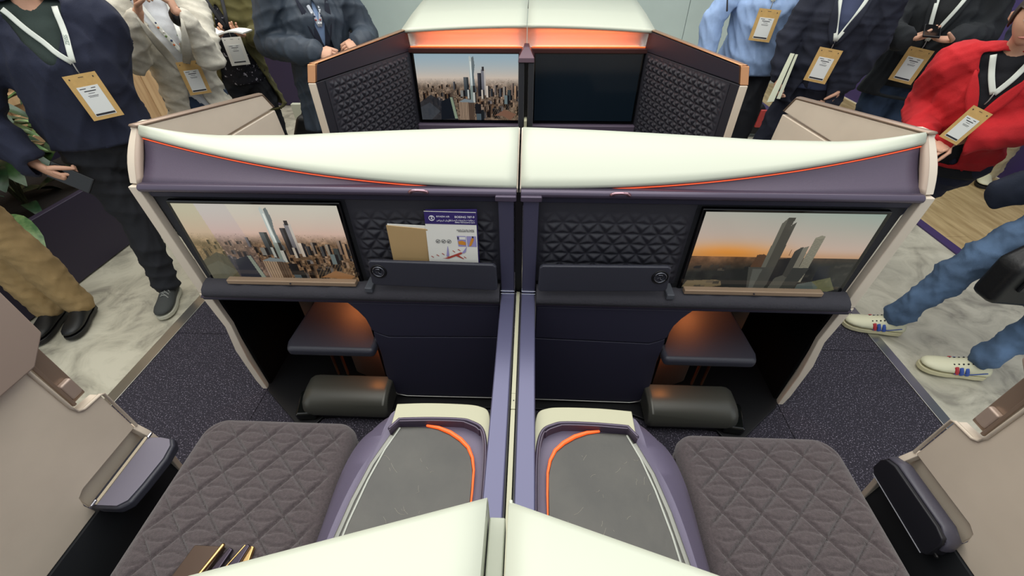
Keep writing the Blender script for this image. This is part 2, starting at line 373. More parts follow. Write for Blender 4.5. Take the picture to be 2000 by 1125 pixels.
def paint_city(W_, H_, warm=False):
    img = np.zeros((H_, W_, 3)); r = np.random.RandomState(3)
    Y = np.linspace(0, 1, H_)[:, None, None]; X = np.linspace(0, 1, W_)[None, :, None]
    top, hor = (hx('#b9b7ae'), hx('#c0a59a')) if warm else (hx('#8fa6b2'), hx('#c4b6a8'))
    gr = hx('#8e7560') if warm else hx('#8d7c6d')
    hz = .34
    img[:] = np.where(Y < hz, top+(hor-top)*(Y/hz)**1.5, gr)
    nz = noise2(H_, W_, 14, 1)[..., None]; n2 = noise2(H_, W_, 40, 2)[..., None]
    m = (Y >= hz)
    img = np.where(m, hor+(gr*(.55+.75*nz*n2*1.6)-hor)*np.clip((Y-hz)*7, 0, 1), img)
    for k_ in range(420):      # low houses, smaller towards the horizon
        t = r.rand()**1.6; y = hz+.02+t*.6; x = r.rand(); w_ = .003+.022*t; h_ = .003+.03*t*r.rand()
        b = r.rand()*.6+.55; c = np.array([.70, .60, .50])*b
        poly(img, [(x, y), (x+w_, y), (x+w_, y-h_), (x, y-h_)], np.clip(c, 0, 1), .85)
        poly(img, [(x+w_, y), (x+w_*1.5, y), (x+w_*1.5, y-h_), (x+w_, y-h_)], c*.35, .8)
    def tower(x, y0, y1, w_, c1, c2='#2b2a2c', sl=0, stripes=0):
        poly(img, [(x, y1), (x+w_*.6, y1), (x+w_*.6, y0+sl), (x, y0)], hx(c1))
        poly(img, [(x+w_*.6, y1), (x+w_, y1), (x+w_, y0+sl*.4), (x+w_*.6, y0+sl)], hx(c2))
        for q in range(stripes):
            xx = x+w_*(q+.5)/stripes; poly(img, [(xx, y1), (xx+w_*.35/stripes, y1), (xx+w_*.35/stripes, y0+.01), (xx, y0+.01)], hx('#4a4038'), .8)
    bl = sorted([(r.rand(), .48+.5*r.rand()**1.2) for q in range(120)], key=lambda t: t[1])
    for x, y in bl:          # city blocks, nearer ones larger
        sc_ = (y-hz)*1.6; w_ = (.014+.03*r.rand())*(.4+sc_); h_ = (.03+.09*r.rand())*(.3+sc_); b = .45+.6*r.rand()
        c = np.array([[.70, .60, .52], [.52, .50, .50], [.62, .50, .40]][r.randint(3)])*b
        poly(img, [(x, y), (x+w_*.55, y), (x+w_*.55, y-h_), (x, y-h_)], c*.38); poly(img, [(x+w_*.55, y), (x+w_, y), (x+w_, y-h_), (x+w_*.55, y-h_)], np.clip(c, 0, 1)); poly(img, [(x, y-h_), (x+w_, y-h_), (x+w_*.9, y-h_-.012*sc_*2), (x+w_*.15, y-h_-.012*sc_*2)], np.clip(c*.8, 0, 1))
    poly(img, [(.0, .72), (.12, .60), (.24, .72), (.34, .62), (.38, 1), (0, 1)], hx('#3b3d42'), .85)
    poly(img, [(.0, .8), (.1, .72), (.2, .86), (.1, 1), (0, 1)], hx('#5b6066'), .6)
    tower(.355, .40, .52, .02, '#5a5a5e')
    tower(.46, .33, .62, .05, '#4b5155', '#2d3133')
    poly(img, [(.525, .55), (.523, .05), (.533, .02), (.548, .06), (.555, .55)], hx('#a9b3b2')); poly(img, [(.548, .55), (.55, .05), (.57, .03), (.578, .16), (.565, .3), (.578, .55)], hx('#5d686c'))
    poly(img, [(.533, .1), (.536, .5), (.546, .5), (.543, .1)], hx('#d7dcd8'), .8)
    tower(.60, .27, .62, .036, '#35353b', '#1e1e22'); tower(.637, .22, .60, .042, '#6f6f76', '#b0aaa4'); tower(.645, .18, .24, .022, '#242428', '#242428')
    for x, y0, y1, w_, c1 in ((.42, .53, .63, .05, '#8f8f8c'), (.49, .52, .66, .03, '#b8bcb8'), (.52, .46, .7, .05, '#8e9a96'), (.545, .56, .72, .035, '#c4c6c0'), (.63, .52, .66, .03, '#c9c0b4'), (.68, .46, .64, .035, '#d0c4b8'), (.72, .5, .62, .03, '#4a4c50'),
                              (.76, .45, .6, .025, '#8a7f78'), (.81, .5, .63, .03, '#5a5c60'), (.85, .47, .62, .03, '#9c948a'), (.895, .52, .68, .045, '#4e5658'), (.86, .6, .74, .05, '#7c8a8c'), (.93, .42, .6, .025, '#8d7b70'), (.96, .46, .66, .03, '#b0937a')):
        tower(x, y0, y1, w_, c1)
    tower(.40, .70, 1.0, .15, '#b09a86', '#6d5c50', .01, 9); poly(img, [(.395, .71), (.46, .66), (.54, .68), (.55, .72)], hx('#8a9499'))
    poly(img, [(.31, .64), (.335, .64), (.375, .98), (.34, .98)], hx('#93a08c')); poly(img, [(.22, .70), (.31, .64), (.345, .98), (.2, 1)], hx('#262c33'))
    tower(.57, .82, 1.0, .08, '#5f6a70', '#2e3235', .02); tower(.56, .74, .9, .06, '#2a2b30'); 
    for q in range(14):
        x = .70+.02*q; poly(img, [(x, 1), (x+.006, 1), (x+.10, .74), (x+.096, .74)], hx('#9a8468'), .6)
    poly(img, [(.75, .93), (.86, .83), (.98, .90), (.92, 1), (.84, .93)], hx('#a17b5c') if warm else hx('#8d6d5c'))
    g_ = np.clip((Y-hz-.03)*6, 0, 1); img = img*(1-g_*(.26 if warm else .18)); img = np.where(g_ > 0, np.clip((img-.38)*1.25+.36, 0, 1)*g_+img*(1-g_), img)
    if warm:
        poly(img, [(0, 0), (.14, 0), (.2, 1), (0, 1)], hx('#8f8a58'), .28); poly(img, [(.14, 0), (.33, 0), (.42, 1), (.2, 1)], hx('#8c84a8'), .16)  # translucent bands paint a glass reflection over the left screen's picture
        img = img*1.0+np.array([.03, .02, .0])
    return np.clip(img, 0, 1)
def paint_sunset(W_, H_):
    img = np.zeros((H_, W_, 3))
    Y = np.linspace(0, 1, H_)[:, None, None]; X = np.linspace(0, 1, W_)[None, :, None]
    hz = .53
    t = np.clip(Y/hz, 0, 1); top = hx('#a8a59a')+(hx('#8a9a90')-hx('#a8a59a'))*X; mid = hx('#c2a596')
    sky = top+(mid-top)*t**.9
    glow = np.exp(-((X-.2)/.32)**2)*np.exp(-((Y-hz)/.14)**2)
    sky = sky+(hx('#e08a2c')-sky)*np.clip(glow*1.1, 0, 1)
    glow2 = np.exp(-((Y-hz)/.07)**2)*.55; sky = sky+(hx('#a8794a')-sky)*glow2
    nz = noise2(H_, W_, 12, 5)[..., None]; g = hx('#6b4a30')+(hx('#1b1c18')-hx('#6b4a30'))*np.clip((Y-hz)*5+X*.8-.1, 0, 1)
    img = np.where(Y < hz, sky, g*(.5+nz))
    poly(img, [(.02, .86), (.2, .84), (.3, .9), (.12, .97), (.0, .95)], hx('#7c6a4c'), .7)
    D = '#25241f'
    poly(img, [(.22, .8), (.3, .7), (.45, .72), (.5, .95), (.25, .93)], hx('#1d1e1b')); 
    r = np.random.RandomState(9)
    for q in range(70):
        x = r.rand(); y = hz+.06+r.rand()*.4; w_ = .01+.04*r.rand(); poly(img, [(x, y), (x+w_, y-.01), (x+w_, y+.03), (x, y+.03)], hx(['#191a18', '#302e27', '#4a4236'][q % 3]), .7)
    poly(img, [(.39, .5), (.43, .49), (.47, .53), (.47, .66), (.38, .66)], hx('#4a3423'))
    poly(img, [(.445, .9), (.45, .12), (.475, .05), (.475, .9)], hx('#55544a')); poly(img, [(.475, .9), (.475, .05), (.515, .05), (.508, .14), (.53, .1), (.535, .9)], hx('#3c3b34'))
    poly(img, [(.37, .66), (.54, .66), (.52, 1), (.42, 1)], hx('#3a3a34')); poly(img, [(.4, .68), (.43, 1), (.45, 1), (.46, .68)], hx('#55564f'), .7)
    poly(img, [(.575, .5), (.578, .42), (.582, .5)], hx('#5a3a22'))
    poly(img, [(.53, .55), (.6, .53), (.61, .9), (.53, .9)], hx('#1b1b19'))
    poly(img, [(.60, .8), (.6, .45), (.625, .40), (.64, .39), (.64, .9), (.6, .9)], hx('#36352f')); poly(img, [(.64, .9), (.64, .4), (.67, .38), (.68, .9)], hx('#6b675a'))
    poly(img, [(.675, .85), (.68, .28), (.71, .25), (.735, .26), (.735, .85)], hx('#7b7766')); 
    for q in range(26): poly(img, [(.68, .3+q*.02), (.735, .29+q*.02), (.735, .296+q*.02), (.68, .306+q*.02)], hx('#4a473d'), .6)
    poly(img, [(.56, .8), (.6, .76), (.64, .8), (.63, 1), (.54, 1)], hx('#45443c')); poly(img, [(.64, .66), (.74, .66), (.70, 1), (.62, 1)], hx('#2e2f2a'))
    poly(img, [(.79, .64), (.86, .62), (.88, .78), (.80, .84)], hx('#15171a')); poly(img, [(.80, .84), (.9, .78), (.97, .95), (.9, 1), (.84, .95)], hx('#6a6a45'), .7)
    poly(img, [(.72, .88), (.8, .84), (.86, .92), (.84, 1), (.72, 1)], hx('#4a5450'), .8)
    return np.clip(img, 0, 1)
PAINT = {'city_warm': lambda w, h: paint_city(w, h, True), 'city_cool': lambda w, h: paint_city(w, h, False), 'sunset': paint_sunset}
lit_screen = vcol_mat('lit_screen', .74)

def swirl(MBo, cx, cy, cz, r):
    """ring with a two-stroke swirl emblem facing -y"""
    MBo.tube([(cx+r*math.cos(a*math.pi/12), cy, cz+r*math.sin(a*math.pi/12)) for a in range(25)], r*.13, n=6)
    MBo.tube([(cx-r*.35, cy, cz+r*.55), (cx+r*.2, cy, cz+r*.6), (cx+r*.3, cy, cz+r*.2), (cx-.1*r, cy, cz-.05*r), (cx-r*.4, cy, cz-.1*r)], [r*.10, r*.16, r*.17, r*.14, r*.06], n=6)
    MBo.tube([(cx-.1*r, cy, cz-.05*r), (cx+r*.15, cy, cz-.45*r), (cx+r*.5, cy, cz-.55*r)], [r*.12, r*.15, r*.06], n=6)
    return MBo

for s, side in ((-1, 'left'), (1, 'right')):
    u = empty('seat_shell', (s*.6, 1.25, 0), f'middle row {side} seat shell with white top cap and screen niche', 'seat shell')
    xsn = [.0065+(1.166-.0065)*i/28 for i in range(29)]
    # white cap: rounded lip, gently bulged top, rear drop
    rows = []
    for x in xsn:
        ya, za, yb, zb = lipy(x), lipz(x), bky(x), bkz(x); r = [(x, ya+.006, za-.006), (x, ya-.002, za), (x, ya-.004, za+.008)]
        for q in range(1, 11):
            t = q/10; bul = (.024-.014*smooth((x-.15)/.75)+.004*smooth((x-.95)/.22))*math.sin(math.pi*t)**.8
            r.append((x, ya+(yb-ya)*t, za+.010+(zb-za-.010)*t+bul*(.75)))
        r += [(x, yb+.012, zb-.008), (x, yb+.014, zb-.05)]; rows.append(r)
    MB(s).sheet(rows).build('top_cap', white, u, smooth=True, recalc=False, solid=.004)
    MB(s).prism([(.010, 1.0), (.010, 1.0)], 'y', 0, 0) if False else None
    # end strip of cap at the centre joint
    MB(s).prism([(lipy(0)+.0, lipz(0)-.004), (lipy(0)+.1, 1.075), (bky(0), bkz(0)), (bky(0), 1.0), (lipy(0), 1.0)], 'x', .003, .0065).build('cap_end', beige, u)
    # orange light line
    MB(s).tube([(x, lipy(x)-.001, lipz(x)-.008) for x in xsn if x > .1], .0019, n=6).build('light_strip', orange_s, u, smooth=True)
    # purple face
    rows = []
    for x in xsn:
        r = []
        for q in range(7):
            t = q/6; r.append((x, 1.160+(lipy(x)+.004-1.160)*t+.010*math.sin(math.pi*t), 1.010+(lipz(x)-.006-1.010)*t))
        rows.append(r)
    MB(s).sheet(rows).build('fascia', purple, u, smooth=True, recalc=False, solid=.004)
    # rail
    MB(s).prism([(1.176, 1.016), (1.150, 1.016), (1.143, 1.011), (1.140, 1.004), (1.142, .996), (1.150, .990), (1.176, .988)], 'x', .006, 1.172).build('rail', purple_g, u, bevel=.003)
    MB(s).prism([(1.158, .989), (1.172, .989), (1.172, .968), (1.162, .968)], 'x', .006, 1.160).build('under_rail', kick_m, u, bevel=.003)
    # coat hook
    h = MB(s); h.tube([(.274, 1.141, 1.008), (.283, 1.136, 1.015), (.300, 1.134, 1.017), (.317, 1.136, 1.015), (.326, 1.141, 1.008)], [.006, .005, .0045, .005, .006], n=8)
    h.build('coat_hook', mat('rose_metal', '#b08a94', .15, .9), u, smooth=True)
    # upper winglet edge (bulged) and inner return
    rings = []
    for q in range(9):
        t = q/8; z = 1.012+(1.155-1.012)*t; y = 1.158+(1.268-1.158)*t-.012*math.sin(math.pi*t); 
        wd = .030-.010*t+.004*math.sin(math.pi*t)
        rings.append([(1.174, y, z), (1.174+wd, y+.004, z), (1.174+wd+.004, y+.02, z), (1.174+wd, y+.05, z), (1.174, y+.05, z)])
    MB(s).loft(rings).build('winglet_edge', beige, u, bevel=.003)
    rows = [[(1.174-.0, 1.152+.112*t-.010*math.sin(math.pi*t), 1.012+.14*t), (1.164, 1.166+.095*t, 1.012+.118*t)] for t in [i/8 for i in range(9)]]
    MB(s).sheet(rows).build('winglet_return', mat('champagne_return', '#b8a494', .5), u, smooth=True, solid=.003)  # plain champagne tone, darker than the shell
    # lower edge strip
    outer = [(1.204, 1.008), (1.190, .58), (1.169, .40), (1.188, .26), (1.181, .06), (1.171, .0)]
    inner = [(1.150, .0), (1.157, .20), (1.151, .29), (1.140, .41), (1.152, .57), (1.172, 1.008)]
    MB(s).prism(outer[:2]+inner[-2:], 'y', 1.148, 1.178).build('edge_strip', beige, u, bevel=.003)
    MB(s).prism([(1.190, .577)]+outer[2:]+inner[:-2]+[(1.152, .567)], 'y', 1.146, 1.176).build('edge_strip', beige, u, bevel=.003)
    # screen back panel and quilting
    MB(s).prism([(.06, .60), (1.150, .60), (1.168, .975), (.06, .975)], 'y', 1.178, 1.19).build('back_panel', dark, u)
    def q_(a, b):
        x = .062+(.545-.062)*a; z = .655+(.972-.655)*b
        e = smooth(min(a, 1-a)*14)*smooth((1-b)*4.0-.35)*smooth(b*20)
        return (x, 1.170-.010*quilt(x, z, .056, .05, .30, .8)*e, z)
    MB(s).sheet(grid_h(q_, 150, 96)).build('quilted_panel', darkq, u, smooth=True, recalc=False)
    # centre post with clip
    MB(s).prism([(.014, .622), (.060, .622), (.062, .99), (.014, .99)], 'y', 1.137, 1.18).build('centre_post', div_d, u, bevel=.004)
    for zz in (.618, .630): B3('post_clip', chrome, .012, .062, 1.133, 1.15, zz, zz+.005, u, s, bevel=.001)
    B3('post_cap', purple_g, .006, .070, 1.128, 1.16, .986, 1.004, u, s, bevel=.004)
    # soft ledge under the screens
    rows = []
    for i in range(41):
        x = .064+(1.128-.064)*i/40; b_ = .0022*math.sin(x*61)+.0018*math.sin(x*137+1)
        rows.append([(x, 1.168, .640), (x, 1.150, .650), (x, 1.125, .648+b_), (x, 1.104, .636+b_), (x, 1.096, .618), (x, 1.100, .602), (x, 1.12, .596)])
    MB(s).sheet(rows).build('soft_ledge', mat('ledge_suede', '#37363d', .85, bump=.8, bscale=120), u, smooth=True, recalc=False)
    MB(s).prism([(.064, .578), (1.150, .578), (1.152, .598), (.064, .598)], 'y', 1.112, 1.20).build('ledge_edge', kick_m, u, bevel=.003)
    MB(s).box(.064, 1.15, 1.1065, 1.112, .592, .596).build('ledge_trim', purple_g, u)
    # literature pocket
    pk = MB(s).prism([(.076, .668), (.484, .680), (.497, .69), (.492, .776), (.482, .783), (.080, .777), (.070, .768), (.068, .676)], 'y', 1.093, 1.108).build('literature_pocket', leath, u, bevel=.005, seg=3)
    em = swirl(MB(1), s*.462, 1.090, .742, .019); em.build('emblem', mat('pewter', '#7b7d85', .2, .9), pk, smooth=True)
    MB(s).tube([(.462+.025*math.cos(a*math.pi/14), 1.0925, .742+.025*math.sin(a*math.pi/14)) for a in range(29)], .0025, n=6).build('emblem_rim', black, pk, smooth=True)
    B3('ledge_tab', mat('grey_tab', '#4b4e55', .6), .505, .532, 1.098, 1.166, .640, .662, u, s, bevel=.004)
    # kick panels
    up_ = [(.066, .422), (.50, .408), (.535, .424), (.558, .44), (.568, .50), (.588, .54), (.618, .580), (.066, .580)]
    MB(s).prism(up_, 'y', 1.112, 1.15).build('knee_panel', kick_m, u, bevel=.004)
    lo_ = [(.066, .035), (.49, .030), (.53, .042), (.548, .075), (.556, .17), (.551, .30), (.556, .41), (.553, .432), (.535, .418), (.50, .402), (.066, .416)]
    MB(s).prism(lo_, 'y', 1.114, 1.15).build('kick_panel', kick_m, u, bevel=.004)
    MB(s).tube([(.066, 1.112, .033), (.49, 1.112, .029), (.53, 1.112, .040), (.546, 1.112, .072)], .0022, n=6).build('kick_trim', silver, u, smooth=True)
    # footwell lining
    B3('footwell_wall', mat('matte_black', '#060607', .95, spec=.1), .565, .58, 1.15, 1.95, 0, .575, u, s)
    B3('footwell_wall', mat('matte_black', '#060607', .95, spec=.1), 1.135, 1.15, 1.165, 1.95, 0, .575, u, s)
    B3('footwell_back', MATS['matte_black'], .565, 1.15, 1.95, 1.97, 0, .575, u, s)
    B3('footwell_roof', black, .565, 1.15, 1.19, 1.97, .575, .59, u, s)
    MB(s).prism([(1.15, 1.17), (1.13, 1.125), (.93, .965), (.885, .935), (.86, .945), (.83, 1.0), (.565, 1.03), (.50, 1.06), (.07, 1.075), (.07, 1.95), (1.15, 1.95)], 'z', .001, .016).build('floor_plate', black, u, bevel=.003)
    # back of the unit
    MB(s).prism([(1.300, 1.04), (1.315, 1.04), (1.315, .59), (1.300, .59)], 'x', .012, 1.15).build('rear_panel', beige, u)
    # warm footwell lamp
    l = bpy.data.lights.new('footwell_lamp', 'SPOT'); l.energy = 3.0; l.color = (1, .28, .08); l.spot_size = 2.0; l.spot_blend = 1; l.shadow_soft_size = .04
    lo = bpy.data.objects.new('footwell_lamp', l); lo.location = (s*.76, 1.44, .56); lo.rotation_euler = (math.radians(-22), 0, 0); COL.objects.link(lo)
    l2 = bpy.data.lights.new('footwell_lamp', 'POINT'); l2.energy = .30; l2.color = (1, .30, .06); l2.shadow_soft_size = .03
    lo = bpy.data.objects.new('footwell_lamp', l2); lo.location = (s*.635, 1.15, .285); COL.objects.link(lo)
    MB(s).prism([(.57, 1.165), (.62, 1.20), (.70, 1.215), (.76, 1.24), (.76, 1.30), (.57, 1.30)], 'z', .02, .29).build('curved_wall', mat('footwell_brown', '#4a382e', .5), u, bevel=.01)  # curved inner footwell wall, shaped to catch the orange glow
    # aisle side panel beyond (upper, lower)
    up = [(1.27, 1.013), (1.27, 1.15), (1.852, 1.078), (1.893, 1.016)]
    def slab(pl, th, x_of):
        m_ = MB(s); n = len(pl); vs = [(x_of(y), y, z) for y, z in pl]+[(x_of(y)+th, y, z) for y, z in pl]
        m_.add(vs, [list(range(n)), list(range(2*n-1, n-1, -1))]+[(i, (i+1) % n, n+(i+1) % n, n+i) for i in range(n)]); return m_
    xo = lambda y: 1.168-(y-1.27)*.11
    slab([(1.262, 1.0), (1.262, 1.150), (1.852, 1.078), (1.893, 1.016)], .03, xo).build('upper_side_panel', beige, u, bevel=.004)
    slab([(1.22, .0), (1.22, .994), (1.896, 1.006), (1.906, .90), (1.915, 0)], .03, xo).build('lower_side_panel', beige, u, bevel=.004)
    m_ = MB(s); m_.tube([(xo(1.27)+.014, 1.262, 1.155), (xo(1.852)+.014, 1.852, 1.083), (xo(1.893)+.014, 1.896, 1.020)], [(.018, .006)]*3, n=8, side=(1, 0, 0)); m_.build('top_trim', beige_d, u, smooth=True)

    # ---- ottoman in the footwell
    ot = empty('ottoman', (s*.73, 1.2, .017), f'dark leather footrest stool in the {side} footwell under the ledge', 'footrest')
    rows = MB(s).prism([(.560, 1.075), (.905, 1.075), (.918, 1.12), (.905, 1.46), (.60, 1.46), (.556, 1.12)], 'z', .318, .364)
    rows.build('cushion', leath, ot, bevel=.018, seg=4)
    MB(s).box(.60, .88, 1.11, 1.44, .30, .319).build('cushion_base', black, ot)
    for xx in (.73, .77): MB(s).tube([(xx+.02, 1.16, .30), (xx, 1.13, .15)], .006, n=8).build('leg', mat('dark_bronze', '#5b3a28', .3, .8), ot, smooth=True)
    prof = [(1.00, .03), (.985, .05), (.985, .085), (1.0, .115), (1.03, .135), (1.07, .142), (1.13, .142), (1.135, .03)]
    m_ = MB(s); rings = []
    for xx, k_, dz in ((.535, .90, .0), (.55, 1, 0), (.855, 1, 0), (.875, .97, .0), (.895, .86, 0), (.905, .70, 0)):
        rings.append([(xx, 1.07+(y-1.07)*k_, .03+(z-.03)*k_) for y, z in prof])
    m_.loft(rings).build('base', mat('gunmetal_base', '#4a4a44', .36, .2), ot, smooth=False, bevel=.006, seg=3)
    MB(s).prism([(.845, .985), (.93, .975), (.955, 1.10), (.90, 1.12)], 'z', .016, .06).build('base_foot', mat('black_gloss', '#121413', .15), ot, bevel=.012)
    MB(s).box(.545, .90, 1.0, 1.135, .0165, .032).build('base_plate', black, ot)

    # ---- centre divider
    dv = empty('centre_divider', (s*.035, .6, 0), f'violet lacquered armrest divider along the {side} side of the cream strip', 'divider')
    MB(s).prism([(.012, .600), (.012, .617), (.015, .620), (.057, .620), (.060, .617), (.060, .600)], 'y', .12, 1.150).build('top_rail', div_m, dv, bevel=.0015)
    MB(s).prism([(.016, 0), (.016, .5995), (.058, .5995), (.058, 0)], 'y', .12, 1.135).build('side_panel', div_d, dv)
    MB(s).box(.0085, .0115, .12, 1.15, .59, .612).build('dark_gap_strip', black, dv)  # black strip stands in for the shaded gap beside the cream strip

cs = empty('centre_strip', (0, .65, 0), 'narrow cream plastic strip running between the two violet dividers', 'trim strip')
MB().box(-.006, .006, .72, 1.16, .56, .610).build('strip', cream, cs, bevel=.001)
MB().box(-.006, .006, .668, .719, .56, .611).build('hinge_block', cream, cs, bevel=.001)
MB().box(-.006, .006, .12, .667, .56, .610).build('strip', cream, cs, bevel=.001)
MB().tube([(.001, .695, .6105), (.001, .695, .6122)], .0016, n=8).build('screw', ink, cs)
MB().box(-.012, .012, 1.165, 1.18, .60, 1.0).build('dark_gap_backing', black, cs)  # black backing put in for the dark gap between the centre posts

# ---- monitors
for s, kind, lb in ((-1, 'city_warm', 'screen showing a hazy daylight city skyline, beside the safety card'), (1, 'sunset', 'screen showing two towers against an orange sunset')):
    mo = empty('monitor', (s*.835, 1.15, .625), lb, 'screen', None)
    bz = MB(s).box(.556, 1.112, 1.150, 1.168, .627, .962).build('bezel', blackg, mo, bevel=.004)
    MB(s).box(.62, 1.05, 1.168, 1.179, .66, .93).build('mount', black, mo)
    x0, x1 = (s*.567, s*1.098) if s > 0 else (-1.100, -.567)
    picture('display', 300, 176, kind, bz, (x0, 1.1494, .953), (x1, 1.1494, .953), (x0, 1.1494, .643), lit_screen)
    so = MB(s).box(.568, 1.030, 1.118, 1.142, .650, .668).build('sound_bar', mat('bronze_bar', '#a58d76', .4, .3), mo, bevel=.003)
    MB(s).tube([(.80, 1.116, .660), (.80, 1.119, .660)], .003, n=8).build('sensor', ink, so)

# ---- card and booklet in the left pocket
sc = empty('safety_card', (-.215, 1.13, .655), 'white and purple folded aircraft safety card standing in the left pocket', 'card')
MB().add([(-.300, 1.128, .66), (-.134, 1.128, .66), (-.132, 1.146, .940), (-.294, 1.146, .942)], [(0, 1, 2, 3)]).build('front_leaf', paper, sc, solid=.0012)
MB().add([(-.296, 1.136, .66), (-.130, 1.136, .66), (-.129, 1.152, .948), (-.290, 1.150, .945)], [(0, 1, 2, 3)]).build('back_leaf', mat('card_purple', '#332667', .5), sc, solid=.0012)
def cp(a, b, e=.0012):      # point on the card, a across 0..1, b up from z=.66 to .94 as 0..1
    p = Vector((-.300, 1.128, .66))*(1-a)*(1-b)+Vector((-.134, 1.128, .66))*a*(1-b)+Vector((-.132, 1.146, .940))*a*b+Vector((-.294, 1.146, .942))*(1-a)*b
    return (p.x, p.y-e, p.z)
def cpoly(name, pts, m, e=.0012): return MB().add([cp(a, b, e) for a, b in pts], [list(range(len(pts)))]).build(name, m, sc, recalc=False)
cardp = MATS['card_purple']
cpoly('title_band', [(0, .845), (1, .845), (1, .995), (0, .995)], cardp)
yd = Vector((0, .018, .28)).normalized()
tw = mat('print_white', '#f2f0f5', .6)
text('title', 'RIYADH AIR', .0078, cp(.23, .93, .0016), (1, 0, 0), yd, tw, sc)
text('title', 'طيران الرياض'[::-1], .0068, cp(.23, .885, .0016), (1, 0, 0), yd, tw, sc)
text('title', 'BOEING 787-9', .0100, cp(.97, .93, .0016), (1, 0, 0), yd, tw, sc, 'RIGHT')
text('title', 'بطاقة تعليمات السلامة'[::-1], .0066, cp(.97, .895, .0016), (1, 0, 0), yd, tw, sc, 'RIGHT')
text('title', 'Safety Instructions Card', .0064, cp(.97, .868, .0016), (1, 0, 0), yd, tw, sc, 'RIGHT')
text('caption', 'خطوط مخارج الطوارئ'[::-1], .0062, cp(.95, .775, .0016), (1, 0, 0), yd, ink, sc, 'RIGHT')
text('caption', 'Evacuation card base', .006, cp(.95, .755, .0016), (1, 0, 0), yd, ink, sc, 'RIGHT')
e = cp(.14, .918, .002); swirl(MB(), e[0], e[1], e[2], .0085).build('card_emblem', tw, sc)
ring = MB()
for a in (.22, .33, .44):
    c = cp(a, .625, .0016); ring.tube([(c[0]+.0068*math.cos(q*math.pi/8), c[1], c[2]+.0068*math.sin(q*math.pi/8)) for q in range(17)], .0006, n=4)
    ring.tube([(c[0]-.004, c[1], c[2]-.003), (c[0]+.004, c[1], c[2]+.003)], .0007, n=4); ring.tube([(c[0]-.004, c[1], c[2]+.001), (c[0]+.001, c[1], c[2]-.004)], .0007, n=4)
ring.build('no_smoking_signs', ink, sc)
lil = mat('print_lilac', '#9a93c4', .6); org = mat('print_amber', '#d08a2c', .6); red = mat('print_red', '#b0463c', .6)
cpoly('picture_panel', [(.62, .56), (.78, .56), (.775, .70), (.60, .70)], lil); cpoly('picture_panel', [(.80, .56), (.985, .56), (.98, .70), (.79, .70)], lil)
cpoly('cushion_picture', [(.63, .59), (.77, .58), (.77, .62), (.70, .64), (.62, .63)], org, .0018); cpoly('slide_picture', [(.83, .565), (.88, .575), (.94, .66), (.90, .685), (.86, .63)], org, .0018)
cpoly('figure', [(.61, .655), (.63, .655), (.63, .69), (.61, .69)], ink, .0018); cpoly('figure', [(.90, .675), (.93, .675), (.93, .70), (.90, .70)], ink, .0018)
cpoly('white_panel', [(.65, .655), (.77, .655), (.77, .69), (.65, .69)], paper, .0018)
cpoly('aircraft_body', [(.28, .395), (.34, .40), (.66, .485), (.70, .475), (.66, .455), (.40, .39)], red, .0018)
cpoly('aircraft_tail', [(.68, .475), (.79, .565), (.76, .49), (.72, .47)], lil, .0018)
cpoly('aircraft_wing', [(.52, .44), (.70, .39), (.72, .395), (.58, .455)], red, .0018); cpoly('aircraft_wing', [(.36, .42), (.40, .56), (.41, .56), (.42, .43)], lil, .0018)
for q in range(7):
    a = .05+.11*q; b = .42+.02*(q % 3)+(.06 if 3 < q < 6 else 0); cpoly('slide_mark', [(a, b), (a+.05, b-.02), (a+.055, b-.012), (a+.01, b+.008)], red, .0018)
bk = empty('booklet', (-.35, 1.14, .645), 'plain tan booklet standing in the left pocket beside the safety card', 'booklet')
MB().prism([(-.424, .648), (-.299, .645), (-.284, .884), (-.420, .889)], 'y', 1.148, 1.152).build('back_cover', kraft, bk)
MB().prism([(-.420, .652), (-.300, .650), (-.289, .888), (-.418, .893)], 'y', 1.144, 1.148).build('pages', paper, bk)
MB().prism([(-.424, .648), (-.299, .645), (-.290, .878), (-.421, .890)], 'y', 1.141, 1.144).build('front_cover', mat('tan_cover', '#b99a6c', .6), bk)
